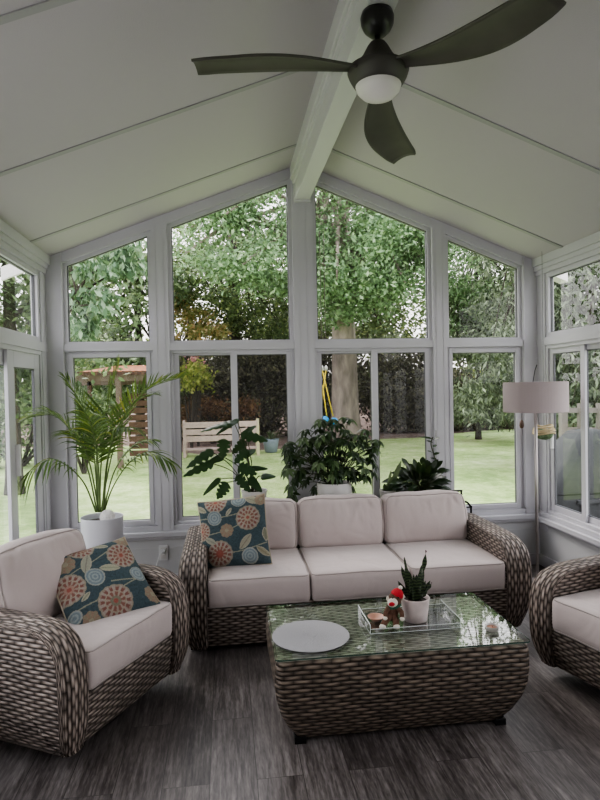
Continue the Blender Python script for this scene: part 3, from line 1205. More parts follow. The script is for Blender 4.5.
P_A = [('stem', .0, .62, .75, .83), ('stem', .1, .22, .95, .36), ('stem', .62, .95, .95, .72), ('stem', .55, .40, .95, .33),
       ('flower', .50, .16, .19, (.30, .27, .18)), ('flower', .80, .70, .17, (.52, .33, .25)), ('flower', .10, .50, .17, (.52, .30, .22)), ('flower', .40, .97, .16, (.5, .3, .2)),
       ('leaf', .38, .72, .14, 62, (.45, .44, .33)), ('leaf', .60, .57, .12, -22, (.50, .50, .33)), ('leaf', .22, .33, .07, 35, (.45, .45, .30)),
       ('dot', .40, .52, .115), ('dot', .88, .40, .10), ('dot', .05, .17, .08), ('tan', .17, .80, .11), ('tan', .95, .13, .10), ('tan', .20, .06, .10),
       ('leaf', .62, .92, .10, -30, (.45, .45, .30)), ('tan', .93, .95, .12)]
P_B = [('stem', .12, .50, .62, .60), ('stem', .40, .20, .98, .30), ('stem', .0, .74, .6, .76),
       ('flower', .29, .21, .185, (.45, .12, .08)), ('flower', .75, .68, .175, (.50, .42, .28)), ('flower', .28, .97, .16, (.5, .3, .2)), ('flower', .03, .56, .13, (.52, .3, .22)),
       ('dot', .25, .73, .11), ('dot', .62, .97, .11), ('dot', .72, .13, .12), ('tan', .42, .53, .10),
       ('leaf', .68, .34, .14, 48, (.46, .42, .30)), ('leaf', .92, .18, .11, -38, (.40, .36, .22)), ('leaf', .82, .94, .13, -25, (.44, .42, .28)), ('leaf', .47, .80, .07, 50, (.5, .48, .34)), ('leaf', .16, .41, .10, -30, (.44, .44, .33)), ('leaf', .05, .88, .10, -30, (.44, .42, .28)), ('tan', .95, .93, .09), ('leaf', .98, .42, .1, 90, (.3, .3, .2))]


def frame_T(c, xdir, ydir):
    x = V(xdir).normalized()
    y = V(ydir)
    y = (y - x * y.dot(x)).normalized()
    z = x.cross(y)
    m = Matrix((x, y, z)).transposed().to_4x4()
    m.translation = V(c)
    return m


# pillow on the sofa: leaning in the left corner
c0 = V((-.592, -.985, .622))
pillow('throw_pillow', frame_T(c0, (1, -.15, .12), (-.13, .34, 1)), .425, P_B, 'teal floral pillow leaning on the left sofa arm, under the monstera', (-.575, -.95, .435), seed=2)
# pillow on the armchair
c1 = V((-1.25, -1.675, .565))
pillow('throw_pillow', frame_T(c1, (.80, .55, .10), (-.58, .50, .62)), .44, P_A, 'teal floral pillow tilted on the left armchair seat', (-1.2, -1.7, .46), seed=5)


# ------------------------------------------------------------------ coffee table
tab = thing('coffee_table', (.10, -1.97, 0), 'low barrel-sided wicker coffee table with a greenish glass top', 'table')
TX, TY, TH = 1.09, .61, .40


def rrect(w, d, r, n=6):
    pts = []
    for (cx, cy, a0) in ((w / 2 - r, d / 2 - r, 0), (-w / 2 + r, d / 2 - r, 90), (-w / 2 + r, -d / 2 + r, 180), (w / 2 - r, -d / 2 + r, 270)):
        for k in range(n):
            a = R(a0 + 90 * k / (n - 1))
            pts.append((cx + r * cos(a), cy + r * sin(a)))
    return pts


tb = MB()
lev = [(.022, -.085), (.045, -.070), (.085, -.045), (.15, -.016), (.22, .002), (.29, .008), (.35, .006), (.378, 0), (.386, -.008)]
rings = []
for z, off in lev:
    rings.append([V((x, y, z)) for x, y in rrect(TX + 2 * off, TY + 2 * off, .035)])
nn_ = len(rings[0])
base_ring = rings[5]
arc = [0]
for i in range(nn_):
    arc.append(arc[-1] + (base_ring[(i + 1) % nn_] - base_ring[i]).length)
for rg in rings:
    tb.v += rg
for k in range(len(rings) - 1):
    for i in range(nn_):
        j = (i + 1) % nn_
        tb.f.append([k * nn_ + i, k * nn_ + j, (k + 1) * nn_ + j, (k + 1) * nn_ + i])
        tb.uv.append([(arc[i], lev[k][0]), (arc[i + 1], lev[k][0]), (arc[i + 1], lev[k + 1][0]), (arc[i], lev[k + 1][0])])
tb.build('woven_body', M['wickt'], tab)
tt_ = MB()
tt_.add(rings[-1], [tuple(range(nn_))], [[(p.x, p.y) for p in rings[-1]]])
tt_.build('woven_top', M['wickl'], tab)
MB().box(-TX / 2 + .09, TX / 2 - .09, -TY / 2 + .09, TY / 2 - .09, .022, .03).build('underside', M['black'], tab)
for sx in (-1, 1):
    for sy in (-1, 1):
        MB().box(sx * (TX / 2 - .1) - .025, sx * (TX / 2 - .1) + .025, sy * (TY / 2 - .1) - .025, sy * (TY / 2 - .1) + .025, 0, .03).build('foot', M['black'], tab, bevel=.003)
gt = MB()
pr = rrect(TX + .012, TY + .012, .02)
gt.add([(x, y, .4015) for x, y in pr], [tuple(range(len(pr)))])
go = gt.build('glass_top', M['tglass'], tab)
ge = MB()
n_ = len(pr)
ge.add([(x, y, .3955) for x, y in pr] + [(x, y, .401) for x, y in pr], [(i, (i + 1) % n_, (i + 1) % n_ + n_, i + n_) for i in range(n_)])
ge.build('glass_edge', M['tedge'], go)
ZT = .4025

# place mat: concentric woven disc
def mat_disc():
    m, nt, b, out = nodes('woven_silver_mat')
    h = N(nt)
    tc = h.new('ShaderNodeTexCoord').outputs['Object']
    sp = h.new('ShaderNodeSeparateXYZ'); h.link(tc, sp.inputs[0])
    rr = h.m('SQRT', h.m('ADD', h.m('POWER', sp.outputs[0], 2), h.m('POWER', sp.outputs[1], 2)))
    an = h.m('ARCTAN2', sp.outputs[1], sp.outputs[0])
    w1 = h.m('SINE', h.m('MULTIPLY', rr, 1100))
    w2 = h.m('SINE', h.m('MULTIPLY', an, 120))
    g = h.m('MULTIPLY_ADD', h.m('MULTIPLY', w1, w2), .5, .5)
    h.link(h.ramp(g, [(0, (.25, .245, .255)), (1, (.52, .51, .53))]), b.inputs['Base Color'])
    b.inputs['Roughness'].default_value = .45
    b.inputs['Metallic'].default_value = .1
    bp = h.new('ShaderNodeBump'); bp.inputs['Distance'].default_value = .003; bp.inputs['Strength'].default_value = .6
    h.link(g, bp.inputs['Height']); h.link(bp.outputs[0], b.inputs['Normal'])
    return m
pm = MB().lathe([(.165, 0), (.172, .0015), (.172, .003), (.165, .0042), (.10, .0045), (.02, .005), (.004, .006)], 72, (-.275, -2.065, ZT))
tag(pm.build('placemat', mat_disc(), base=(-.275, -2.065, ZT)), 'round silvery woven placemat on the left end of the glass coffee table', 'placemat')

# acrylic tray with raised sides and end handles
tr_ = thing('serving_tray', (.195, -1.975, ZT), 'clear acrylic tray holding the potted plant on the coffee table', 'tray')
x0, x1, y0, y1 = -.012, .405, -2.10, -1.855
q = MB(); q.box(x0, x1, y0, y1, ZT, ZT + .006)
q.build('tray_base', M['acry'], tr_, world=True, bevel=.002)
for ya in (y0, y1 - .005):
    MB().box(x0, x1, ya, ya + .005, ZT + .006, ZT + .024).build('tray_side', M['acry'], tr_, world=True)
for xa, sx in ((x0, -1), (x1, 1)):
    h_ = MB()
    a, b = sorted((xa, xa - sx * .005))
    ym = (y0 + y1) / 2
    h_.box(a, b, y0, y1, ZT + .006, ZT + .024)
    h_.box(a, b, y0, ym - .06, ZT + .024, ZT + .036)
    h_.box(a, b, ym + .06, y1, ZT + .024, ZT + .036)
    h_.box(a, b, y0, y1, ZT + .036, ZT + .044)
    h_.build('tray_handle', M['acry'], tr_, world=True)
e_ = MB()
e_.tube([(x0, y0, ZT + .024), (x1, y0, ZT + .024)], .0014, 6)
e_.tube([(x0, y1, ZT + .024), (x1, y1, ZT + .024)], .0014, 6)
e_.tube([(x0, y0, ZT + .003), (x1, y0, ZT + .003), (x1, y1, ZT + .003), (x0, y1, ZT + .003)], .0016, 6, closed=True)
for xa in (x0, x1):
    e_.tube([(xa, y0, ZT + .003), (xa, y0, ZT + .044), (xa, y1, ZT + .044), (xa, y1, ZT + .003)], .0016, 6)
e_.build('polished_edge', M['rim'], tr_, world=True)

# ------------------------------------------------------------------ leaf makers
def blade(mb, base, tip, width, nrm=(0, 0, 1), droop=0.0, fold=.25, n=5, shape='lance', wav=0):
    base, tip, nrm = V(base), V(tip), V(nrm)
    d = tip - base
    L = d.length
    if L < 1e-6:
        return
    d.normalize()
    s = d.cross(nrm)
    if s.length < 1e-3:
        s = d.cross(V((1, .3, 0)))
    s.normalize()
    up = s.cross(d).normalized()
    o = len(mb.v)
    prof = {'lance': lambda t: (4 * t * (1 - t)) ** .7 * (1 - .25 * t),
            'strap': lambda t: min(1, t * 6 + .35) * (1 - t ** 5) ** .6,
            'heart': lambda t: min(1, (t * 5.5) ** .5) * max(0, 1 - t ** 2.2) ** .75,
            'ovate': lambda t: (max(0, sin(pi * t ** .75))) ** .7}[shape]
    for k in range(n + 1):
        t = k / n
        c = base + d * L * t + V((0, 0, -droop * L * t * t))
        w = width / 2 * prof(t) if 0 < t < 1 else width * .02
        zz = up * (fold * w)
        wv = up * (wav * L * sin(t * 14))
        mb.v += [c - s * w + zz + wv, c, c + s * w + zz - wv]
    for k in range(n):
        a = o + 3 * k
        mb.f += [[a, a + 1, a + 4, a + 3], [a + 1, a + 2, a + 5, a + 4]]
        mb.uv += [None, None]


def rv(s=1):
    return V((random.uniform(-s, s), random.uniform(-s, s), random.uniform(-s, s)))


# rattlesnake plant on the tray
pl = thing('potted_calathea', (.232, -1.985, ZT + .006), 'small spiky dark-leaved plant in a white pot on the clear tray', 'potted plant')
c = (.232, -1.985, ZT + .006)
MB().lathe([(.05, 0), (.055, .004), (.060, .05), (.0655, .10), (.068, .106), (.066, .110), (.062, .108), (.060, .09), (.058, .085)], 40, c).build('pot', M['potp'], pl, smooth=True, world=True)
MB().lathe([(.001, .082), (.059, .088), (.0595, .09), (.03, .094), (.001, .095)], 24, c).build('soil', M['soil'], pl, smooth=True, world=True)
calm, nt, b, out = nodes('calathea_leaf')
h = N(nt)
g = h.new('ShaderNodeNewGeometry')
wv = h.new('ShaderNodeTexWave'); wv.inputs['Scale'].default_value = 22; wv.inputs['Distortion'].default_value = 3
wv.bands_direction = 'Z'
h.link(h.new('ShaderNodeTexCoord').outputs['Object'], wv.inputs['Vector'])
fr_ = h.ramp(wv.outputs[0], [(.35, (.008, .016, .008)), (.7, (.05, .08, .03))])
cc = h.mix(g.outputs['Backfacing'], fr_, (.06, .014, .02))
h.link(cc, b.inputs['Base Color']); b.inputs['Roughness'].default_value = .4
random.seed(3)
spec_ = [(.02, -.03, .17), (-.06, .02, .15), (.055, .03, .15), (-.035, -.03, .10), (-.03, 0.01, .165), (-.052, -.01, .19), (.035, 0, .185), (.06, .01, .21), (.015, .02, .13), (-.012, -.02, .12), (.075, -.02, .10), (-.08, .01, .085), (.0, .03, .10), (.045, -.02, .09), (-.02, -.03, .08), (.085, .03, .07)]
for k, (dx, dy, hh) in enumerate(spec_):
    lf = MB()
    b0 = V(c) + V((dx * .2, dy * .4, .09))
    tp = V(c) + V((dx, dy, .09 + hh))
    blade(lf, b0, tp, .027, nrm=(random.uniform(-.7, .7), -1, .2), droop=-.10 if k % 2 else .10, fold=.35, n=16, shape='lance', wav=.035)
    lf.build('leaf', calm, pl, smooth=True, world=True)

# sock monkey
mk = thing('sock_monkey', (.125, -2.045, ZT + .006), 'brown knitted sock monkey with red hat and cream muzzle leaning on the white pot', 'toy')
mc = V((.108, -2.03, ZT + .007))
body = MB()
def limb(mb, pts, rr):
    mb.tube(catmull(pts, 4), [rr[0] + (rr[-1] - rr[0]) * i / (4 * (len(pts) - 1)) for i in range(4 * (len(pts) - 1) + 1)], 10)
body.sphere(mc + V((0, .006, .045)), .024, sc=(1, .85, 1.35))
body.sphere(mc + V((.012, .004, .088)), .023, sc=(1, .95, 1.15))
limb(body, [mc + V((-.008, -.004, .035)), mc + V((-.026, -.020, .028)), mc + V((-.040, -.028, .012))], [.012, .010])
limb(body, [mc + V((.006, -.004, .032)), mc + V((.006, -.022, .024)), mc + V((.004, -.034, .008))], [.013, .011])
limb(body, [mc + V((.016, -.008, .062)), mc + V((.028, -.02, .05)), mc + V((.026, -.028, .036))], [.009, .007])
limb(body, [mc + V((-.014, -.004, .062)), mc + V((-.026, -.016, .052)), mc + V((-.030, -.022, .040))], [.009, .007])
body.build('body', M['sock'], mk, smooth=True, world=True)
q = MB(); q.sphere(mc + V((-.002, -.016, .084)), .0165, sc=(1.1, .8, .95)); q.build('muzzle', M['cream'], mk, smooth=True, world=True)
q = MB(); q.sphere(mc + V((-.008, -.027, .083)), .0095, sc=(1.15, .5, .8)); q.build('mouth', M['red'], mk, smooth=True, world=True)
for dx in (-.006, .014):
    q = MB(); q.sphere(mc + V((dx + .004, -.017, .101)), .0028); q.build('eye', M['black'], mk, smooth=True, world=True)
for dx in (-.014, .038):
    q = MB(); q.sphere(mc + V((dx, .002, .092)), .009, sc=(.6, .5, 1)); q.build('ear', M['cream'], mk, smooth=True, world=True)
q = MB()
R_h = Matrix.Rotation(R(28), 3, 'Y')
hb = mc + V((.020, .004, .104))
prof = [(.022, -.004), (.0225, .002), (.018, .012), (.011, .019), (.002, .023)]
o0 = len(q.v); q.lathe(prof, 20); q.v = [hb + R_h @ p for p in q.v]
hat = q.build('hat', M['red'], mk, smooth=True, world=True)
q = MB(); q.sphere(hb + R_h @ V((0, 0, .026)), .0075); q.build('pompom', M['cream'], hat, smooth=True, world=True)
q = MB(); q.tube([mc + V((.007 + .021 * cos(a), .004 + .019 * sin(a), .067 + .004 * cos(a))) for a in [2 * pi * k / 20 for k in range(20)]], .0055, 8, closed=True)
q.build('scarf', M['scarf'], mk, smooth=True, world=True)
for p in ((-.043, -.032, .010), (.004, -.039, .009)):
    q = MB(); q.sphere(mc + V(p), .0115, sc=(1, 1.1, .8)); q.build('foot', M['cream'], mk, smooth=True, world=True)
for p in ((.026, -.031, .032), (-.031, -.025, .036)):
    q = MB(); q.sphere(mc + V(p), .0075); q.build('hand', M['cream'], mk, smooth=True, world=True)
for ch in list(mk.children):
    for o2 in [ch] + list(ch.children):
        for vv in o2.data.vertices:
            vv.co = (vv.co - (mc - V(mk.location))) * 1.33 + (mc - V(mk.location))
# small peach shell dish behind the monkey
q = MB()
q.lathe([(.018, 0), (.022, .003), (.038, .018), (.040, .022), (.037, .020), (.020, .006), (.001, .005)], 24, (.048, -1.965, ZT + .007))
tag(q.build('trinket_dish', M['peach'], smooth=True), 'small peach-coloured dish in the left end of the clear tray', 'dish')

# tea light
tl = thing('tealight_candle', (.535, -2.145, ZT), 'small amber tealight candle in a silver cup near the table corner', 'candle')
c = (.535, -2.145, ZT)
MB().lathe([(.024, 0), (.027, .002), (.030, .020), (.031, .022), (.029, .021), (.027, .012)], 28, c).build('cup', M['tin'], tl, smooth=True, world=True)
MB().lathe([(.001, .012), (.0275, .014), (.001, .0145)], 24, c, cap=False).build('wax', M['wax'], tl, smooth=True, world=True)
MB().tube([(c[0], c[1], c[2] + .013), (c[0] + .001, c[1], c[2] + .021)], .0012, 6).build('wick', M['black'], tl, world=True)


# ------------------------------------------------------------------ ceiling fan
FC = V((-.008, -2.377, 2.74))
fan = thing('ceiling_fan', (FC.x, FC.y, 2.962), 'three-blade grey wood ceiling fan with white light dome hanging from the ridge beam', 'ceiling fan')
MB().lathe([(.012, -.092), (.030, -.088), (.052, -.068), (.063, -.045), (.066, -.02), (.060, 0.0)], 40, (FC.x, FC.y, 2.962)).build('canopy', M['fand'], fan, smooth=True, world=True)
MB().tube([(FC.x, FC.y, 2.88), (FC.x, FC.y, 2.82)], .011, 16).build('downrod', M['fand'], fan, smooth=True, world=True)
MB().lathe([(.112, -.002), (.108, .006), (.085, .022), (.060, .055), (.040, .092), (.030, .105), (.018, .110)], 48, (FC.x, FC.y, FC.z)).build('motor_cone', M['fanh'], fan, smooth=True, world=True)
MB().lathe([(.088, -.062), (.098, -.052), (.112, -.028), (.120, -.006), (.118, .004), (.105, .008)], 48, (FC.x, FC.y, FC.z - .0)).build('light_ring', M['fanh'], fan, smooth=True, world=True)
MB().lathe([(.003, -.118), (.035, -.113), (.064, -.100), (.083, -.080), (.090, -.058), (.089, -.05)], 48, (FC.x, FC.y, FC.z)).build('light_dome', M['dome'], fan, smooth=True, world=True)
for ang in (193, 302, 67):
    mb = MB()
    n, m = 26, 10
    for i in range(n + 1):
        t = i / n
        r = .085 + .63 * t
        wl = .05 + .125 * (sin(pi * min(1, t * .66 + .04)) ** 1.3) - .03 * max(0, t - .55)
        wl *= 1 - .12 * max(0, (t - .9) / .1) ** 2
        cen = .06 * sin(pi * t * .95) - .035 * t      # sweep of the centreline
        tw = R(-11 + 3 * t)
        dz = -.010 - .085 * t
        for j in range(m + 1):
            s = -1 + 2 * j / m
            lat = cen + s * wl / 2
            cup = .014 * (1 - s * s)
            rr = r + (.022 * s if t > .85 else 0) * ((t - .85) / .15 if t > .85 else 0)
            p = V((rr, lat * cos(tw), lat * sin(tw) + dz + cup))
            mb.v.append(FC + Matrix.Rotation(R(ang), 3, 'Z') @ p)
    for i in range(n):
        for j in range(m):
            a = i * (m + 1) + j
            mb.f.append([a, a + m + 1, a + m + 2, a + 1]); mb.uv.append(None)
    mb.build('blade', M['fanb'], fan, smooth=True, world=True, solid=.009)

# ------------------------------------------------------------------ floor lamp
LP = V((1.645, -.5, 0))
lamp = thing('floor_lamp', LP, 'slim steel floor lamp with a pinkish drum shade in the right corner', 'floor lamp')
MB().lathe([(.13, 0), (.132, .008), (.125, .02), (.03, .028), (.014, .04)], 40, LP).build('lamp_base', M['steel'], lamp, smooth=True, world=True)
MB().tube([LP + V((0, 0, .03)), LP + V((0, 0, 1.5))], .011, 16).build('pole', M['steel'], lamp, smooth=True, world=True)
MB().lathe([(.226, 1.293), (.228, 1.295), (.228, 1.512), (.226, 1.514), (.223, 1.512), (.223, 1.295), (.226, 1.293)], 64, LP, cap=False).build('lamp_shade', M['shade'], lamp, smooth=False, world=True)
sp_ = MB()
for k in range(3):
    a = 2 * pi * k / 3 + .4
    sp_.tube([LP + V((0, 0, 1.50)), LP + V((.224 * cos(a), .224 * sin(a), 1.508))], .0025, 6)
sp_.build('shade_spider', M['steel'], lamp, world=True)
MB().sphere(LP + V((0, 0, 1.36)), .032, sc=(1, 1, 1.25)).build('bulb', M['dome'], lamp, smooth=True, world=True)
MB().tube([LP + V((-.02, 0, 1.5)), LP + V((0.0, 0, 1.6)), LP + V((.015, 0, 1.64))], .003, 6).build('finial_wire', M['black'], lamp, world=True)

# straw and moss ball hung in the corner
hb = at(544, 432, -.24)
hg = thing('hanging_ornament', hb + V((0, 0, -.06)), 'straw-wrapped mossy ball hanging in the corner behind the lamp', 'ornament')
MB().sphere(hb + V((0, 0, -.015)), .062, sc=(1.15, 1.15, .75)).build('moss_ball', M['moss'], hg, smooth=True, world=True)
tw_ = MB()
for k in range(9):
    z = -.01 + k * .0075
    rr = .078 - .018 * (k / 8) ** 2
    ph = random.uniform(0, 6)
    tw_.tube([hb + V((rr * cos(a) * 1.05, rr * sin(a), z + .008 * sin(a * 2 + ph))) for a in [2 * pi * q / 24 for q in range(24)]], .0055, 6, closed=True)
tw_.build('straw_wrap', M['twine'], hg, smooth=True, world=True)
MB().tube([hb + V((0, 0, .05)), V((hb.x, hb.y, rz_(hb.x) - .004))], .0012, 5).build('cord', M['black'], hg, world=True)
hp = at(521, 424, -.05)
hp.y = -.06
q = thing('pull_tassel', hp, 'tiny dark brown wooden pull hanging left of the lamp pole by the window', 'pull')
MB().lathe([(.004, -.035), (.014, -.03), (.018, -.01), (.014, .02), (.004, .035)], 14, hp).build('bead', M['brownw'], q, smooth=True, world=True)
MB().tube([hp + V((0, 0, .03)), hp + V((0, 0, .16))], .0012, 5).build('cord', M['black'], q, world=True)
hk = MB()
hk.tube([hp + V((0, .055, .165)), hp + V((0, .0, .165)), hp + V((0, -.004, .155))], .002, 5)
hk.build('hook', M['black'], q, world=True)


# ------------------------------------------------------------------ plant stands and plants behind the sofa
def stool(loc, r, h, name='plant_stool', label=None, group=None):
    t = thing(name, loc, label, 'plant stand', group)
    MB().lathe([(r - .004, h - .02), (r, h - .017), (r, h - .003), (r - .004, h)], 36, loc).build('stool_top', M['black'], t, smooth=False, world=True)
    for k in range(4):
        a = pi / 4 + k * pi / 2
        MB().tube([V(loc) + V((r * .78 * cos(a), r * .78 * sin(a), h - .02)), V(loc) + V((r * .95 * cos(a), r * .95 * sin(a), 0))], .008, 8).build('leg', M['black'], t, smooth=True, world=True)
    MB().tube([V(loc) + V((r * .86 * cos(a), r * .86 * sin(a), h * .45)) for a in [2 * pi * k / 28 for k in range(28)]], .005, 6, closed=True).build('ring', M['black'], t, smooth=True, world=True)
    return t


PP = V((-1.49, -.42, .405))
stool((PP.x, PP.y, 0), .15, .40, label='round black metal stool under the big palm pot')

palm = thing('potted_palm', PP, 'tall arching areca palm in a smooth pale grey pot, left corner', 'potted plant')
MB().lathe([(.128, 0), (.134, .004), (.138, .02), (.141, .235), (.143, .24), (.139, .242), (.135, .236), (.133, .20)], 56, PP).build('pot', M['potg'], palm, smooth=True, world=True)
MB().lathe([(.001, .195), (.134, .20), (.10, .21), (.001, .212)], 32, PP, cap=False).build('soil', M['soil'], palm, smooth=True, world=True)
random.seed(11)
base = PP + V((0, 0, .205))


def frond(parent, pts, L0, nl, w=.016, hang=.6, spread=1.0, start=.38, seed=0, mat_='palm'):
    rnd = random.Random(seed)
    P = catmull(pts, 10)
    n = len(P)
    f = MB()
    f.tube(P, [.0065 * (1 - .8 * i / (n - 1)) for i in range(n)], 6)
    st_ = f.build('frond', M['stem'], parent, smooth=True, world=True)
    lv = MB()
    for k in range(nl):
        t = start + (1 - start) * (k + .5) / nl
        x = t * (n - 1)
        i = min(n - 2, int(x))
        p = P[i].lerp(P[i + 1], x - i)
        d = (P[i + 1] - P[i]).normalized()
        side = d.cross(V((0, 0, 1)))
        if side.length < .2:
            side = V((1, 0, 0))
        side.normalize()
        up = side.cross(d).normalized()
        tt = (k + .5) / nl
        L = L0 * (sin(pi * (tt * .75 + .18)) ** .6)
        for sg in (-1, 1):
            dd = d * (.75 + .5 * tt) + side * sg * (1.0 * spread) * (1 - .35 * tt) + up * .28 + rv(.08) * 1
            dd.normalize()
            Lk = L * rnd.uniform(.85, 1.1)
            # two-section drooping leaflet
            blade(lv, p, p + dd * Lk, w * rnd.uniform(.85, 1.15), nrm=up, droop=hang * rnd.uniform(.7, 1.2), fold=.5, n=5, shape='lance')
    lv.build('leaflets', M[mat_], st_, smooth=False, world=True)
    return st_


def pp(*t):
    return [at(a, b, y) for a, b, y in t]


fr = [
    ([(97, 512, -.42), (88, 470, -.42), (74, 436, -.45), (55, 416, -.5), (33, 417, -.55)], .24, 26, .35, 1),
    ([(96, 512, -.40), (84, 483, -.42), (66, 465, -.50), (48, 460, -.58), (28, 474, -.66)], .19, 15, 1.0, 2),
    ([(100, 512, -.40), (101, 465, -.38), (107, 415, -.36), (119, 365, -.34)], .25, 26, .1, 3),
    ([(104, 512, -.42), (108, 460, -.50), (122, 420, -.60), (147, 390, -.70), (180, 378, -.78)], .20, 28, .0, 4),
    ([(104, 512, -.42), (113, 487, -.45), (130, 462, -.50), (150, 453, -.56), (170, 462, -.62)], .20, 20, .7, 5),
    ([(98, 512, -.38), (94, 455, -.34), (84, 410, -.30), (66, 380, -.28)], .24, 24, .25, 6),
    ([(100, 512, -.44), (98, 462, -.55), (92, 428, -.72), (84, 412, -.88)], .24, 22, .5, 7),
    ([(102, 512, -.44), (107, 462, -.56), (116, 432, -.70), (130, 428, -.84)], .22, 22, .7, 8),
    ([(101, 512, -.36), (112, 455, -.28), (130, 408, -.24), (152, 395, -.22)], .22, 22, .4, 9),
    ([(99, 512, -.40), (90, 465, -.46), (80, 440, -.58), (70, 432, -.70)], .22, 20, .6, 10),
    ([(103, 512, -.38), (115, 470, -.36), (134, 446, -.34), (152, 440, -.34)], .19, 18, .6, 12),
    ([(100, 512, -.42), (97, 470, -.46), (97, 445, -.50), (100, 420, -.52)], .22, 22, .3, 13),
]
for pts, L0, nl, hang, sd in fr:
    frond(palm, pp(*pts), L0, nl, hang=hang, seed=sd)
q = MB(); q.sphere(PP + V((.048, -.06, .245)), .052, 24, 16)
tag(q.build('woven_ball', M['ball'], smooth=True), 'white woven ball sitting on the soil of the palm pot', 'ball')

# long black metal plant bench behind the sofa
PZ = .575
st1 = thing('plant_table', (.24, -.235, 0), 'black metal plant table behind the sofa, its hooped end showing at the right', 'plant table')
MB().box(-.62, 1.09, -.33, -.12, PZ - .018, PZ - .001).build('table_top', M['black'], st1, world=True, bevel=.003)
for x in (-.58, .95):
    for y in (-.315, -.155):
        MB().tube([(x, y, PZ - .018), (x, y, 0)], .009, 8).build('leg', M['black'], st1, smooth=True, world=True)
q = MB()
hx = at(471, 507, -.3)
q.tube(catmull([(hx.x - .10, -.3, hx.z + .045), (hx.x - .035, -.3, hx.z + .04), (hx.x, -.3, hx.z), (hx.x, -.3, PZ - .02), (hx.x, -.3, .3), (hx.x, -.3, 0)], 6), .008, 8)
q.tube([(hx.x, -.3, PZ - .01), (.95, -.3, PZ - .01)], .006, 8)
q.build('end_hoop', M['black'], st1, smooth=True, world=True)
q = MB(); rail = [(.86, -.32, at(452, 491, -.32).z), (at(462, 491, -.32).x, -.32, at(452, 491, -.32).z)]
q.bar(rail[0], rail[1], .02, .012)
q.bar((rail[1][0] - .006, -.32, rail[1][2]), (rail[1][0] - .006, -.32, PZ - .01), .012, .012)
q.bar((.87, -.32, rail[0][2]), (.87, -.32, PZ - .01), .012, .012)
q.build('guard_rail', M['black'], st1, world=True)

# monstera
MC = V((-.43, -.235, PZ))
mo = thing('potted_monstera', MC, 'split-leaf monstera in a white pot behind the left end of the sofa', 'potted plant')
MB().lathe([(.07, 0), (.078, .005), (.092, .15), (.098, .175), (.097, .18), (.09, .175), (.086, .15)], 40, MC).build('pot', M['potw'], mo, smooth=True, world=True)
MB().lathe([(.001, .15), (.088, .155), (.001, .162)], 24, MC, cap=False).build('soil', M['soil'], mo, smooth=True, world=True)


def split_leaf(mb, base, tip, width, nrm, notches=4, seed=0, droop=.12):
    """heart-shaped blade cut by slits along its edges"""
    rnd = random.Random(seed)
    base, tip, nrm = V(base), V(tip), V(nrm)
    d = tip - base; L = d.length; d.normalize()
    s = d.cross(nrm).normalized()
    up = s.cross(d).normalized()
    n = 18
    o = len(mb.v)
    for k in range(n + 1):
        t = k / n
        w = width / 2 * min(1, (t * 6) ** .5) * max(0, 1 - t ** 2.0) ** .7 + .0015
        cut = 1.0
        if notches and .2 < t < .95 and (k % 4 == 0):
            cut = .55
        c_ = base + d * L * t + V((0, 0, -droop * L * t * t))
        b_ = c_ - d * (L * .10) * (1 - t)
        mb.v += [b_ - s * w * cut + up * w * .18 - V((0, 0, w * .25)), c_ - s * w * .5 * min(1, cut + .2) + up * w * .16, c_, c_ + s * w * .5 * min(1, cut + .2) + up * w * .16, b_ + s * w * cut + up * w * .18 - V((0, 0, w * .25))]
    for k in range(n):
        a = o + 5 * k
        for q in range(4):
            mb.f.append([a + q, a + q + 1, a + q + 6, a + q + 5]); mb.uv.append(None)


ml = [  # base px, tip px, width, depth, normal
    ((234, 422), (200, 428), .085, -.24, (0, -.5, 1)), ((237, 420), (216, 432), .05, -.20, (0, -.8, 1)),
    ((224, 440), (222, 457), .105, -.30, (.1, -1, .2)), ((243, 434), (268, 438), .10, -.25, (0, -1, .7)),
    ((211, 451), (186, 465), .10, -.30, (0, -.8, 1)), ((211, 463), (183, 473), .09, -.34, (0, -.9, .8)),
    ((219, 479), (203, 493), .045, -.36, (0, -1, .6)), ((226, 483), (217, 497), .095, -.40, (.1, -1, .3)),
    ((262, 476), (276, 475), .07, -.30, (0, -.8, 1)), ((240, 466), (257, 472), .11, -.34, (0, -1, .6)),
    ((244, 441), (232, 452), .08, -.22, (0, -1, .5)), ((246, 450), (234, 462), .08, -.30, (0, -1, .6)),
    ((244, 455), (256, 448), .06, -.28, (0, -1, .6)), ((252, 468), (268, 467), .05, -.26, (0, -1, .9)),
    ((250, 478), (262, 490), .07, -.3, (0, -1, .4)), ((238, 476), (250, 490), .08, -.33, (0, -1, .4)),
    ((222, 456), (206, 462), .07, -.26, (0, -.8, .8)), ((246, 432), (256, 424), .045, -.2, (0, -.9, .6)),
]
for k, (b0, t0, w, Y, nr) in enumerate(ml):
    bp_, tp_ = at(b0[0], b0[1], Y), at(t0[0], t0[1], Y - .04)
    sm = MB()
    r0 = MC + V((random.uniform(-.03, .03), random.uniform(-.03, .03), .155))
    mid = r0.lerp(bp_, .5) + V((0, 0, .05))
    sm.tube(catmull([r0, mid, bp_], 6), .0035, 6)
    so = sm.build('leaf_stalk', M['stemd'], mo, smooth=True, world=True)
    lf = MB()
    split_leaf(lf, bp_, tp_, w * 1.0, nr, notches=4 if w > .075 else 0, seed=k)
    lf.build('leaf', M['mons'], so, smooth=True, world=True)

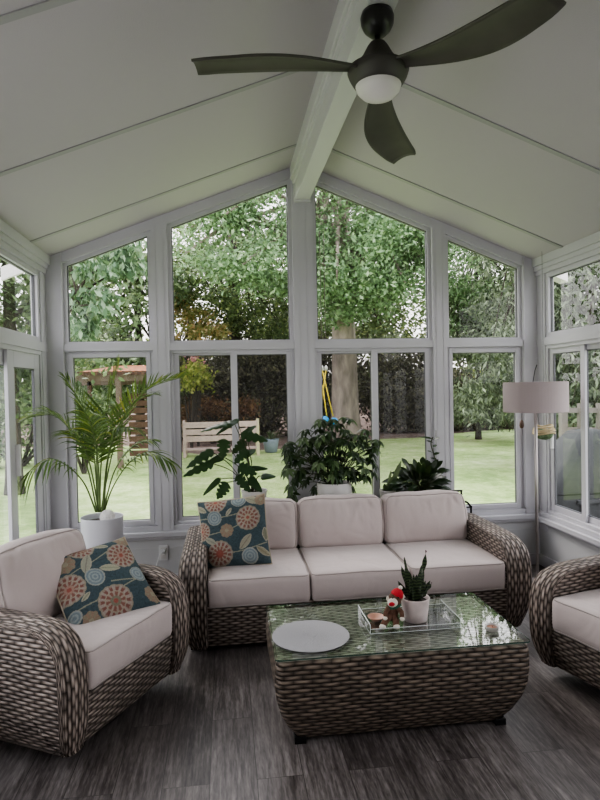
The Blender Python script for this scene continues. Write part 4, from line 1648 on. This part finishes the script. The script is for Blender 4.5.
# schefflera
SC = V((.17, -.235, PZ))
sf = thing('potted_schefflera', SC, 'bushy dark green umbrella plant in a white ribbed pot behind the middle of the sofa', 'potted plant')
pr_ = [(.10, 0), (.112, .004)]
for k in range(13):
    z = .01 + k * .0155
    pr_ += [(.118 + .018 * sin(k / 12 * pi * .8) + .002, z), (.118 + .018 * sin(k / 12 * pi * .8) - .002, z + .008)]
pr_ += [(.128, .215), (.122, .215), (.12, .19)]
MB().lathe(pr_, 44, SC).build('pot', M['potw'], sf, smooth=True, world=True)
MB().lathe([(.001, .185), (.12, .19), (.001, .2)], 24, SC, cap=False).build('soil', M['soil'], sf, smooth=True, world=True)
random.seed(21)
bunch = []
for k in range(88):
    for _ in range(50):
        px, py = random.uniform(285, 377), random.uniform(417, 494)
        cx, cy = 333, 452
        e = ((px - cx) / 47) ** 2 + ((py - cy) / 37) ** 2
        if e < 1 and not (py > 476 and px > 305 and px < 368 and random.random() < .75):
            break
    bunch.append((px, py, -.235 + random.uniform(-.20, .14) * (1.05 - e)))
bunch += [(289, 455, -.3), (287, 470, -.32), (291, 485, -.33), (296, 478, -.3), (288, 447, -.28), (292, 494, -.33), (375, 447, -.3), (378, 440, -.28), (318, 423, -.2), (345, 417, -.2), (333, 419, -.22)]
stems = MB()
lv = MB()
for (px, py, Y) in bunch:
    p = at(px, py, Y)
    r0 = SC + V((random.uniform(-.04, .04), random.uniform(-.04, .04), .19))
    mid = r0.lerp(p, .55) + V((0, 0, .06))
    stems.tube(catmull([r0, mid, p], 5), .0028, 5)
    out_ = (p - (SC + V((0, 0, .30)))).normalized()
    ax = (out_ * .5 + V((0, -.35, .75))).normalized()
    s1 = ax.cross(V((.3, .2, 1))).normalized()
    s2 = ax.cross(s1)
    m = random.choice((7, 8, 8))
    for q in range(m):
        a = 2 * pi * q / m + random.uniform(-.2, .2)
        dd = (s1 * cos(a) + s2 * sin(a)) * .85 + ax * .05 - V((0, 0, .35))
        L = random.uniform(.055, .08)
        blade(lv, p + dd * .008, p + dd.normalized() * L, .031, nrm=ax, droop=.35, fold=.2, n=4, shape='ovate')
so = stems.build('stems', M['stemd'], sf, smooth=True, world=True)
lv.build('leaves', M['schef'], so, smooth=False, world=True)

# dark lily bunch, small strap plant, climbing stem: three plants on the table
LC = V((.845, -.235, PZ))
li = thing('potted_lily', LC, 'dense dark green leafy plant peeking up behind the right end of the sofa', 'potted plant')
MB().lathe([(.085, 0), (.09, .004), (.108, .13), (.112, .14), (.104, .138), (.10, .12)], 36, LC).build('pot', M['black'], li, smooth=True, world=True)
MB().lathe([(.001, .12), (.10, .125), (.001, .13)], 24, LC, cap=False).build('soil', M['soil'], li, smooth=True, world=True)
random.seed(5)
lv = MB(); stems = MB()
for k in range(190):
    a = random.uniform(0, 2 * pi)
    el = random.uniform(-.05, 1.4)
    L = random.uniform(.14, .30)
    d = V((cos(a) * cos(el) * 1.1, sin(a) * cos(el) * .7, sin(el)))
    p0 = LC + V((cos(a) * .03, sin(a) * .03, .125))
    p1 = p0 + d * L * random.uniform(.3, .75)
    stems.tube([p0, p0.lerp(p1, .5) + V((0, 0, .01)), p1], .0022, 5)
    blade(lv, p1, p1 + (d + V((0, 0, -.25))).normalized() * random.uniform(.08, .13), .045, nrm=(d.x * .3, -.6, 1), droop=.25, fold=.2, n=5, shape='ovate')
so = stems.build('stems', M['stemd'], li, smooth=True, world=True)
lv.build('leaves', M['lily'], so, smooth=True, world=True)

CC = V((.99, -.18, PZ))
cb = thing('potted_climber', CC, 'thin upright stem with small paired leaves rising at right behind the sofa', 'potted plant')
MB().lathe([(.045, 0), (.05, .004), (.058, .11), (.06, .12), (.055, .118), (.053, .10)], 28, CC).build('pot', M['black'], cb, smooth=True, world=True)
stp = pp((438, 488, -.2), (437, 470, -.2), (434, 455, -.2), (431, 444, -.2), (433, 437, -.2))
q = MB(); q.tube(catmull([CC + V((0, 0, .1))] + stp, 6), .005, 6); q.tube([CC + V((.0, .005, .1)), at(436, 430, -.19)], .0022, 5)
so = q.build('stem', M['stemd'], cb, smooth=True, world=True)
lv = MB()
random.seed(9)
for (px, py) in ((420, 436), (426, 440), (440, 437), (437, 444), (427, 450), (440, 452), (430, 457), (441, 462), (432, 466), (443, 470), (430, 474), (444, 478)):
    t = min(1, max(0, (488 - py) / 51))
    b0 = at(434 + (3 if py > 455 else -1), py + 3, -.2)
    blade(lv, b0, at(px, py, -.2 + random.uniform(-.05, .05)), .028, nrm=(0, -.7, 1), droop=.1, n=4, shape='ovate')
lv.build('leaves', M['lily'], so, smooth=True, world=True)

TC = V((.585, -.235, PZ))
sn = thing('potted_strap_plant', TC, 'small plant with pale upright strap leaves between the umbrella plant and the dark leafy plant', 'potted plant')
MB().lathe([(.045, 0), (.05, .003), (.06, .13), (.063, .14), (.057, .138), (.055, .12)], 32, TC).build('pot', M['potw'], sn, smooth=True, world=True)
MB().lathe([(.001, .12), (.055, .125), (.001, .128)], 20, TC, cap=False).build('soil', M['soil'], sn, smooth=True, world=True)
lv = MB()
for (bx, tx, ty, w, dr) in ((396, 401, 461, .034, 0), (394, 391, 470, .02, 0), (392, 384, 482, .03, .3), (393, 383, 490, .03, .5), (398, 408, 478, .025, .2), (397, 396, 476, .03, 0), (391, 386, 496, .03, .6)):
    blade(lv, TC + V(((bx - 395) * .005, 0, .12)), at(tx, ty, -.27), w * 1.3, nrm=(.2, -1, .1), droop=dr * .5, n=6, shape='strap')
lv.build('leaves', M['snake'], sn, smooth=True, world=True)

# ------------------------------------------------------------------ garden
GZ = -.2
def gplane(name, pts, z, m):
    mb = MB(); mb.add([(x, y, z) for x, y in pts], [tuple(range(len(pts)))])
    return struct(mb.build(name, M[m], base=(0, 0, z)))
def ytop(py, g=GZ):
    p1 = at(300, py, 10); s = (p1.z - CAM.z) / (10 - CAM.y)
    return CAM.y + (g - CAM.z) / s
def gpt(px, py):
    a = at(px, py, 10)
    d = a - CAM
    p = CAM + d * ((GZ - CAM.z) / d.z)
    return (p.x, p.y)
edge = [gpt(*q) for q in ((575, 426), (540, 427), (515, 429), (480, 431), (450, 434), (415, 438), (380, 439), (345, 442), (290, 448), (240, 452), (205, 455), (180, 452), (150, 446), (100, 446))]
gplane('garden_lawn', [(-30, -12), (30, -12), (30, edge[0][1])] + edge + [(-30, edge[-1][1])], GZ, 'grass')
gplane('mulch_bed', [(-60, -14), (60, -14), (60, 70), (-60, 70)], GZ - .03, 'mulch')
for nm_, bx in (('left', (-6.5, -2.1, -9, .1)), ('right', (2.1, 6.5, -9, -4.0))):  # slabs added beside the room as neutral bounce to brighten the ceiling
    cp = MB(); cp.box(*bx, GZ - .05, GZ + .02)
    struct(cp.build('bounce_slab', M['bounce_concrete'], base=((bx[0] + bx[1]) / 2, (bx[2] + bx[3]) / 2, GZ)))
# dark patio slab on the right side of the room
gp = MB(); gp.box(2.1, 5.2, -4, 1.9, GZ - .05, GZ + .03)
struct(gp.build('patio_slab', M['deck']))

def crown(mb, c, rad, nleaf, size, nblob=14, seed=0, droop=.0, shape=4, blobr=.38, flat=.5):
    rnd = random.Random(seed)
    c = V(c)
    blobs = []
    for k in range(nblob):
        while True:
            p = V((rnd.uniform(-1, 1), rnd.uniform(-1, 1), rnd.uniform(-1, 1)))
            if p.length < 1:
                break
        blobs.append((c + V((p.x * rad[0], p.y * rad[1], p.z * rad[2])) * 1.0, rnd.uniform(.7, 1.2)))
    mr = min(rad) * blobr + sum(rad) / 3 * blobr * .5
    for k in range(nleaf):
        b, br = blobs[rnd.randrange(nblob)]
        while True:
            p = V((rnd.gauss(0, .5), rnd.gauss(0, .5), rnd.gauss(0, .36)))
            if p.length < 1.4:
                break
        q = b + p * mr * br
        nr = V((rnd.gauss(0, 1), rnd.gauss(0, 1) - .5, rnd.gauss(0, 1) + .6)).normalized()
        t = nr.cross(V((rnd.gauss(0, 1), rnd.gauss(0, 1), rnd.gauss(0, 1)))).normalized()
        if droop:
            t = (t * (1 - droop) + V((0, 0, -1)) * droop).normalized()
        u = nr.cross(t).normalized()
        L = size * rnd.uniform(.6, 1.25)
        w = L * flat
        o = len(mb.v)
        mb.v += [q, q + t * L * .45 + u * w * .5, q + t * L, q + t * L * .45 - u * w * .5]
        mb.f.append([o, o + 1, o + 2, o + 3]); mb.uv.append(None)
    return blobs


def tree(name, label, x, y, h, trunk_r, crowns, leaf, nleaf, size, seed=0, group=None, bark='barkd', droop=0, flat=.5, blobr=.38, nblob=14, gz=GZ, lean=0):
    t = thing(name, (x, y, gz - .02), label, 'tree', group)
    tr = MB()
    P = [V((x + lean * k / 6, y, gz - .05 + h * k / 6)) + (V((noise.noise(V((k, seed, 0))), noise.noise(V((k, seed, 4))), 0)) * trunk_r * .8 if k else V()) for k in range(7)]
    rr = [trunk_r * (1.35 if k == 0 else 1 - .11 * k) for k in range(7)]
    tr.tube(catmull(P, 3), [trunk_r * (1.3 if i == 0 else 1.08 if i == 1 else 1 - .6 * i / 18) for i in range(19)], 14)
    rnd = random.Random(seed)
    lv = MB()
    allb = []
    for i, (c, rad) in enumerate(crowns):
        allb += crown(lv, c, rad, nleaf // len(crowns), size, nblob=nblob, seed=seed * 7 + i, droop=droop, flat=flat, blobr=blobr)
    for b, _ in allb[::3]:
        k = rnd.randrange(3, 7)
        s = P[k]
        mid = s.lerp(b, .5) + V((0, 0, .3 * trunk_r + .1))
        tr.tube(catmull([s, mid, b], 4), [trunk_r * (.35 - .3 * q / 8) for q in range(9)], 6)
    tr.build('trunk', M[bark], t, smooth=True, world=True)
    lv.build('crown', M[leaf], t, world=True)
    return t


def bush(name, label, c, rad, leaf, nleaf, size, seed=0, group=None, droop=0, cat='bush', flat=.5):
    t = thing(name, (c[0], c[1], GZ - .02), label, cat, group)
    tr = MB()
    lv = MB()
    bl = crown(lv, c, rad, nleaf, size, nblob=16, seed=seed, droop=droop, flat=flat, blobr=.45)
    for b, _ in bl[::2]:
        tr.tube([V((c[0], c[1], GZ - .05)), V((c[0], c[1], GZ)).lerp(b, .6) + V((0, 0, .05)), b], [.04, .025, .01], 5)
    tr.build('stems', M['barkd'], t, world=True)
    lv.build('foliage', M[leaf], t, world=True)
    return t


A = at
def ccr(px, py, Y, rx, ry, rz):
    return (tuple(A(px, py, Y)), (rx, ry, rz))

# big maple whose trunk stands behind the third window
tx = A(345, 400, 14.3).x
tree('maple_tree', 'large maple with thick pale grey trunk seen through the right-centre window', tx, 14.3, 9, .48,
     [ccr(300, 215, 12.5, 3.0, 1.6, 1.4), ccr(390, 250, 11.5, 2.4, 1.4, 1.3), ccr(350, 290, 13, 2.2, 1.4, .9), ccr(430, 230, 12, 2.2, 1.4, 1.3), ccr(250, 250, 12, 1.9, 1.2, 1.3), ccr(340, 170, 12.5, 3.2, 1.6, 1.3)],
     'maple', 40000, .15, seed=1, bark='bark', nblob=22, blobr=.33)
# second maple behind, left centre
tx = A(236, 400, 17).x
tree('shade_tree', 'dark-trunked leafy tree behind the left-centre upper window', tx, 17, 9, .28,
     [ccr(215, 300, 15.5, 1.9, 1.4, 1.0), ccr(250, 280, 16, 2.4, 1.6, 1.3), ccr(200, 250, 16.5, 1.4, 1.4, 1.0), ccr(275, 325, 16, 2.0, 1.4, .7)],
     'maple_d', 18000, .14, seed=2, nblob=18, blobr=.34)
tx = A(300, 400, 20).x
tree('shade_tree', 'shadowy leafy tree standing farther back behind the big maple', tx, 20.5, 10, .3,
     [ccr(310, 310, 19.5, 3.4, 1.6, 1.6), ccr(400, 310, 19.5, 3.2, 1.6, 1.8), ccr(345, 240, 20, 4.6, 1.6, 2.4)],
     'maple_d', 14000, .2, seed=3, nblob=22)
tx = A(190, 400, 15.5).x
tree('autumn_tree', 'small orange-tinged leafy tree low in the left-centre upper window', tx, 15.5, 3.2, .07,
     [ccr(186, 322, 15.5, .9, .7, .6), ccr(200, 335, 15.5, .9, .7, .4), ccr(178, 300, 15.5, .5, .5, .5)], 'autumn', 3600, .15, seed=6, nblob=14)
# near tree at far left: large leaves hanging into the first window
tx = A(52, 400, 3.2).x
tree('walnut_tree', 'near tree with large drooping pale leaves filling the far left upper window', tx, 3.2, 5, .09,
     [ccr(100, 262, 2.9, .42, .35, .16), ccr(125, 262, 3.0, .36, .3, .22), ccr(92, 300, 2.9, .28, .3, .16), ccr(128, 250, 3.1, .3, .3, .2), ccr(80, 325, 3.0, .12, .3, .12)],
     'nearleaf', 1500, .125, seed=4, droop=.5, flat=.42, nblob=9, blobr=.5, bark='barkd')
tx = A(130, 400, 13).x
tree('birch_tree', 'light leafy tree behind the wooden pergola at left', tx, 15, 6, .16,
     [ccr(110, 320, 13.5, 2.4, 1.3, .9), ccr(140, 280, 14.5, 1.6, 1.2, 1.2), ccr(80, 280, 14, 1.4, 1.2, 1.1), ccr(90, 375, 14, 1.8, .8, .8), ccr(140, 370, 14, 1.6, .8, .8)],
     'shrub', 9500, .19, seed=5, nblob=16)
a = A(12, 400, 6)
tree('shade_tree', 'leafy tree beyond the left sliding door, near the left edge of the photo', a.x, a.y, 6, .14,
     [((a.x, a.y, 2.6), (1.7, 1.3, 1.0)), ((a.x + .5, a.y, 3.8), (1.7, 1.3, 1.1)), ((a.x - 1.6, a.y - 1, 3.2), (1.5, 1.3, 1.4)), ((a.x, a.y, 1.6), (1.5, 1.0, .5))], 'shrub', 11000, .14, seed=12, nblob=18)
# spruces to the right
for k, (px, Y, w, lab, sd) in enumerate(((478, 13.0, 1.5, 'drooping grey-green spruce seen through the right back window', 31), (520, 11.0, 1.6, 'drooping spruce filling the right edge of the right back window', 32),
                                         (556, 7.2, 1.7, 'drooping spruce seen through the first right-hand side window', 33), (590, 5.0, 1.6, 'drooping spruce farther right beyond the side window', 34), (640, 3.0, 1.8, 'drooping spruce standing beyond the covered grill', 35))):
    dd = A(px, 400, Y)
    if px > 540:
        a = A(px, 400, 0) - CAM; a.z = 0
        a.normalize()
        dd = CAM + a * (13.5 if k == 2 else 12.5)
    tree('spruce_tree', lab, dd.x, dd.y, 8.5, .085,
         [((dd.x, dd.y, 1.1), (w, w * .8, .7)), ((dd.x, dd.y, 2.3), (w * 1.05, w * .8, .8)), ((dd.x, dd.y, 3.6), (w, w * .8, .9)), ((dd.x, dd.y, 5.2), (w * .8, w * .6, 1.0))] if k != 0 else
         [((dd.x, dd.y, .75), (w * 1.25, w * .7, .45)), ((dd.x, dd.y, 2.9), (w, w * .7, .6)), ((dd.x, dd.y, 4.0), (w * .9, w * .7, .7))],
         'spruce', 15000, .15, seed=sd, droop=.5, flat=.3, nblob=20, group='spruces along the right side')
# leafy tree above the spruces
tx = A(500, 400, 16).x
tree('shade_tree', 'bright leafy tree above the spruce in the right back window', tx, 17, 7, .2,
     [ccr(480, 265, 13, 1.8, 1.2, 1.3), ccr(460, 300, 12.5, 1.0, 1.0, .8), ccr(505, 300, 14, 1.3, 1.2, .8)], 'maple', 9000, .13, seed=8, nblob=16)
# evergreen screen behind the lawn
ev = [(196, 395, 16.5, 1.5, 1.2), (228, 380, 17.5, 1.7, 1.5), (262, 385, 16.8, 1.7, 1.5), (296, 385, 17.5, 1.6, 1.5), (330, 385, 18, 1.6, 1.5), (384, 388, 17.6, 1.8, 1.35), (418, 390, 17, 1.7, 1.35), (450, 400, 17.5, 1.5, 1.2), (484, 405, 17.5, 1.6, 1.0), (518, 403, 18, 1.6, 1.1)]
for k, (px, py, Y, rx, rz2) in enumerate(ev):
    c = A(px, py, Y)
    bush('yew_shrub', ['dark evergreen shrub at the left end of the row behind the bench', 'dark evergreen shrub rising behind the left half of the bench', 'dark evergreen shrub behind the right half of the bench', 'dark evergreen shrub hidden mostly behind the centre post', 'dark evergreen shrub beside and left of the thick maple trunk', 'dark evergreen shrub just right of the thick maple trunk', 'dark evergreen shrub second to the right of the maple trunk', 'low dark evergreen shrub right behind the right-centre post', 'low dark evergreen shrub in the middle of the right back window', 'low dark evergreen shrub at the right edge of the right back window, behind the lamp'][k],
         (c.x, Y, c.z - .05), (rx, 1.2, rz2 * 1.2), 'dark', 6500, .17, seed=50 + k, group='evergreen shrubs behind the lawn')
# far wood
for k, (px, Y) in enumerate(((30, 30), (100, 34), (190, 36), (280, 38), (380, 38), (470, 36), (560, 30), (650, 24))):
    c = A(px, 330, Y) if -50 < px < 620 else CAM + (A(px, 400, 0) - CAM).normalized() * 24
    z0 = 3.0
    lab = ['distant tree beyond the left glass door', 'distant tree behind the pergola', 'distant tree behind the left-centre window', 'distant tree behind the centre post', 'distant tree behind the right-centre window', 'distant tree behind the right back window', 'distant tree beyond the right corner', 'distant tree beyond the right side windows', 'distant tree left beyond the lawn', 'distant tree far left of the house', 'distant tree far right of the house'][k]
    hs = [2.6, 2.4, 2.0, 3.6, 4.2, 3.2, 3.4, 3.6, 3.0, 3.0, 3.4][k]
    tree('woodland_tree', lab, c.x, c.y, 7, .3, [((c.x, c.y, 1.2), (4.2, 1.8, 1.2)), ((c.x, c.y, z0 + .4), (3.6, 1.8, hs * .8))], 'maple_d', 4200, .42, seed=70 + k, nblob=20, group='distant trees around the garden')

# coloured shrubs behind the bench, left
c = A(190, 378, 13.5)
bush('golden_shrub', 'bright yellow-green shrub at the left of the sliding window', (c.x, 13.5, c.z), (.5, .5, .45), 'yellow', 1300, .13, seed=91)
c = A(196, 366, 13.6)
bush('pink_flowering_bush', 'small cluster of pink blossom above the yellow-green shrub', (c.x, 13.9, c.z), (.22, .2, .3), 'pink', 260, .12, seed=92)
c = A(212, 408, 14.5)
bush('rusty_shrub', 'rusty brown low shrub directly behind the bench', (c.x, 14.6, c.z), (1.3, .5, .42), 'rust', 2600, .12, seed=93)
c = A(470, 402, 20)
bush('golden_shrub', 'sunlit yellow-green shrub far behind the right back window', (c.x + .2, 20, A(475, 388, 20).z), (2.2, .8, .55), 'yellow', 2400, .2, seed=94)
c = A(85, 425, 8.5)
bush('variegated_shrub', 'pale speckled shrub in front of the pergola at left', (c.x, 8.3, c.z + .05), (.55, .5, .55), 'shrub', 2600, .085, seed=95)
c = A(20, 430, 10)
bush('variegated_shrub', 'pale green shrub seen through the left sliding door', (c.x, 10, c.z), (1.6, .8, .9), 'shrub', 3000, .13, seed=96)

# garden bench, seen from behind
BY = 10.6
bl_, br_ = A(183, 440, BY), A(259, 440, BY)
be = thing('garden_bench', ((bl_.x + br_.x) / 2, BY, GZ), 'weathered pinkish wooden slat bench on the far side of the lawn', 'bench')
x0, x1 = bl_.x, br_.x
zt = lambda py: A(222, py, BY).z
for k, (a, b) in enumerate(((421.5, 427.2), (428.6, 434.2), (435.4, 441))):
    MB().box(x0 + .03, x1 - .03, BY - .04 + .02 * k, BY - .015 + .02 * k, zt(b), zt(a)).build('back_slat', M['benchw'], be, world=True, bevel=.005)
for k in range(4):
    MB().box(x0 + .02, x1 - .02, BY + .08 + k * .11, BY + .17 + k * .11, zt(450) - .0, zt(450) + .03).build('seat_slat', M['benchw'], be, world=True)
for x in (x0, x1 - .06):
    for y in (BY - .03, BY + .5):
        MB().box(x, x + .07, y, y + .07, GZ, zt(419.5) if y < BY else zt(442)).build('leg', M['stake' if x > x0 else 'benchw'], be, world=True, bevel=.005)
    MB().box(x, x + .07, BY, BY + .55, zt(442), zt(440)).build('armrest', M['benchw'], be, world=True)

# blue-grey garden pot with grassy plant
bp0 = A(271, 447, 11.2)
gpz = GZ
bpo = thing('garden_planter', (bp0.x, 11.2, gpz), 'blue-grey garden planter with spiky plant right of the bench', 'planter')
MB().lathe([(.11, 0), (.16, .02), (.21, .32), (.22, .36), (.20, .36), (.19, .3)], 28, (bp0.x, 11.2, gpz)).build('pot', M['bluepot'], bpo, smooth=True, world=True)
lv = MB(); random.seed(4)
for k in range(60):
    a = random.uniform(0, 2 * pi); el = random.uniform(.2, 1.4); L = random.uniform(.25, .5)
    b0 = V((bp0.x, 11.2, gpz + .34))
    blade(lv, b0, b0 + V((cos(a) * cos(el), sin(a) * cos(el), sin(el))) * L, .03, droop=.4, n=4, shape='strap')
lv.build('leaves', M['shrub'], bpo, world=True)

# rope swing with blue seat hung from the maple
SY = 9.5
sw = thing('rope_swing', tuple(A(328, 425, SY)), 'crossed yellow ropes with a bright blue swing seat in front of the maple trunk', 'swing')
for a, b in (((322, 369), (333, 416)), ((326, 369), (322, 400)), ((322.5, 385), (327, 418))):
    MB().tube([A(a[0], a[1], SY), A(b[0], b[1], SY)], .016, 8).build('rope', M['yrope'], sw, smooth=True, world=True)
for px in (322, 326):
    MB().sphere(A(px, 368, SY), .04, sc=(1, 1, 1.6)).build('clip', M['white'], sw, smooth=True, world=True)
    MB().tube([A(px, 366, SY), A(px, 366, SY) + V((0, 0, 3.2))], .008, 6).build('cord', M['barkd'], sw, world=True)
for (px, py, rr) in ((325, 420, .09), (334, 422, .10)):
    s_ = MB(); s_.sphere(A(px, py, SY), rr, sc=(1, .6, 1.1), rot=Matrix.Rotation(.5, 3, 'Y')); s_.build('swing_seat', M['blue'], sw, smooth=True, world=True)

# pergola at left
PY = 9.0
pe = thing('garden_pergola', (A(115, 400, PY).x, PY, GZ), 'brown wooden pergola with slatted sides and orange-lit roof at far left', 'pergola')
xl, xr = A(60, 400, PY).x, A(158, 400, PY).x
z_ = lambda py: A(120, py, PY).z
MB().box(xl, xr, PY - .05, PY + .05, z_(381), z_(375)).build('beam', M['cedarl'], pe, world=True)
sl = MB()
n = 16
for k in range(n):
    x = xl + (xr - xl) * k / (n - 1)
    sl.box(x - .02, x + .02, PY - .35, PY + 1.9, z_(375), z_(371.5))
sl.build('rafters', M['cedar'], pe, world=True)
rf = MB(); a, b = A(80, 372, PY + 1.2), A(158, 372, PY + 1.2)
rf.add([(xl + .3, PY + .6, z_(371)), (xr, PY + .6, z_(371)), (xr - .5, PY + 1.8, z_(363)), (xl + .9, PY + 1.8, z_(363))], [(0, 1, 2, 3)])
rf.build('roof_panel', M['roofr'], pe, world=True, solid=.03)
MB().box(xl, xr, PY + 1.85, PY + 1.95, z_(384), z_(376)).build('rear_beam', M['cedarl'], pe, world=True)
for px in (64, 119, 158):
    x = A(px, 400, PY).x
    MB().box(x - .06, x + .06, PY - .05, PY + .05, GZ, z_(381)).build('post', M['cedarl'], pe, world=True)
for px in (90, 150):
    x = A(px, 400, PY + 1.9).x
    MB().box(x - .05, x + .05, PY + 1.85, PY + 1.95, GZ, z_(378)).build('post', M['cedar'], pe, world=True)
sp = MB()
for k in range(9):
    zz = GZ + .15 + k * .17
    sp.box(A(121, 400, PY).x, xr, PY + 1.0, PY + 1.03, zz, zz + .13)
sp.build('slat_screen', M['cedar'], pe, world=True)

# wooden fence and covered grill outside the right wall
def rp(px, dist):
    a = A(px, 400, 0) - CAM; a.z = 0; a.normalize()
    return CAM + a * dist
f0, f1 = rp(563, 9.5), rp(640, 9.5)
fe = thing('wooden_fence', ((f0.x + f1.x) / 2, (f0.y + f1.y) / 2, GZ), 'low open wooden fence beyond the lawn outside the right windows', 'fence')
for zz in (.55, .82, 1.1):
    MB().bar((f0.x, f0.y, zz), (f1.x, f1.y, zz), .05, .07).build('rail', M['fencew'], fe, world=True)
for k in range(5):
    p = f0.lerp(f1, k / 4)
    MB().bar((p.x, p.y, GZ), (p.x, p.y, 1.2),   .09, .09).build('post', M['fencew'], fe, world=True)
gc = rp(587, 6.2)
gr = thing('covered_grill', (gc.x, gc.y, GZ + .03), 'barbecue grill under a grey-black fabric cover outside the right window', 'grill')
gm = MB()
lv_ = [(0, .58, .32), (.3, .58, .32), (.6, .59, .33), (.74, .60, .34), (.84, .50, .32), (.98, .36, .28), (1.12, .24, .2), (1.22, .14, .14), (1.24, .05, .05)]
rg = []
for z, a, b in lv_:
    rg.append([V((gc.x + x + .012 * sin(i * 2.3 + z * 5), gc.y + y, GZ + .03 + z)) for i, (x, y) in enumerate(rrect(2 * a, 2 * b, min(a, b) * .5, 7))])
nn_ = len(rg[0])
for r_ in rg:
    gm.v += r_
for k in range(len(rg) - 1):
    for i in range(nn_):
        j = (i + 1) % nn_
        gm.f.append([k * nn_ + i, k * nn_ + j, (k + 1) * nn_ + j, (k + 1) * nn_ + i]); gm.uv.append(None)
gm.f.append([(len(rg) - 1) * nn_ + i for i in range(nn_)]); gm.uv.append(None)
gm.build('fabric_cover', M['cover'], gr, smooth=True, world=True)
q = MB()
st_ = [V((gc.x + x, gc.y + y, GZ + .03 + .70)) for x, y in rrect(1.19, .67, .16, 7)]
q.tube(st_, .008, 6, closed=True)
q.build('hem_cord', M['black'], gr, smooth=True, world=True)
# dark patio table
tc_ = rp(597, 6.3)
pt = thing('patio_table', (tc_.x, tc_.y, GZ + .03), 'dark patio table outside the right window past the grill', 'table')
MB().box(tc_.x - .45, tc_.x + .45, tc_.y - .4, tc_.y + .4, .44, .48).build('tabletop', M['cover'], pt, world=True, bevel=.01)
for sx in (-1, 1):
    for sy in (-1, 1):
        MB().box(tc_.x + sx * .4 - .02, tc_.x + sx * .4 + .02, tc_.y + sy * .35 - .02, tc_.y + sy * .35 + .02, GZ + .03, .44).build('leg', M['black'], pt, world=True)

# ------------------------------------------------------------------ light
w = bpy.data.worlds.new('sky')
scene.world = w
w.use_nodes = True
bg = w.node_tree.nodes['Background']
h = N(w.node_tree)
tc = h.new('ShaderNodeTexCoord')
sp = h.new('ShaderNodeSeparateXYZ')
h.link(tc.outputs['Generated'], sp.inputs[0])
c = h.ramp(h.m('MULTIPLY_ADD', sp.outputs[2], .5, .5), [(.45, (.55, .56, .55)), (.52, (1.0, .97, .96)), (1, (.90, .95, 1.0))])
h.link(c, bg.inputs[0])
bg.inputs[1].default_value = 2.3

sun = bpy.data.lights.new('sun', 'SUN')
sun.energy = 1.8
sun.angle = R(25)
sun.color = (1, .96, .9)
so = bpy.data.objects.new('sun', sun); col.objects.link(so)
so.rotation_euler = (R(-38), R(-26), 0)

def portal(loc, rot, sx, sy):
    l = bpy.data.lights.new('window_portal', 'AREA')
    l.shape = 'RECTANGLE'; l.size = sx; l.size_y = sy
    l.cycles.is_portal = True
    o = bpy.data.objects.new('window_portal', l); col.objects.link(o)
    o.location = loc; o.rotation_euler = rot
portal((0, .13, 1.75), (R(-90), 0, 0), 3.7, 2.9)
portal((-2.08, -2.6, 1.3), (0, R(-90), 0), 2.4, 5.2)
portal((2.08, -2.6, 1.3), (0, R(90), 0), 2.4, 5.2)

scene.view_settings.view_transform = 'AgX'
scene.view_settings.look = 'AgX - Medium High Contrast'
scene.view_settings.exposure = 0.8
scene.view_settings.use_white_balance = True
scene.view_settings.white_balance_temperature = 6500
scene.view_settings.white_balance_tint = 14
scene.cycles.max_bounces = 10
scene.cycles.diffuse_bounces = 5
scene.cycles.transparent_max_bounces = 16
scene.cycles.sample_clamp_indirect = 6
scene.cycles.caustics_reflective = False
scene.cycles.caustics_refractive = False
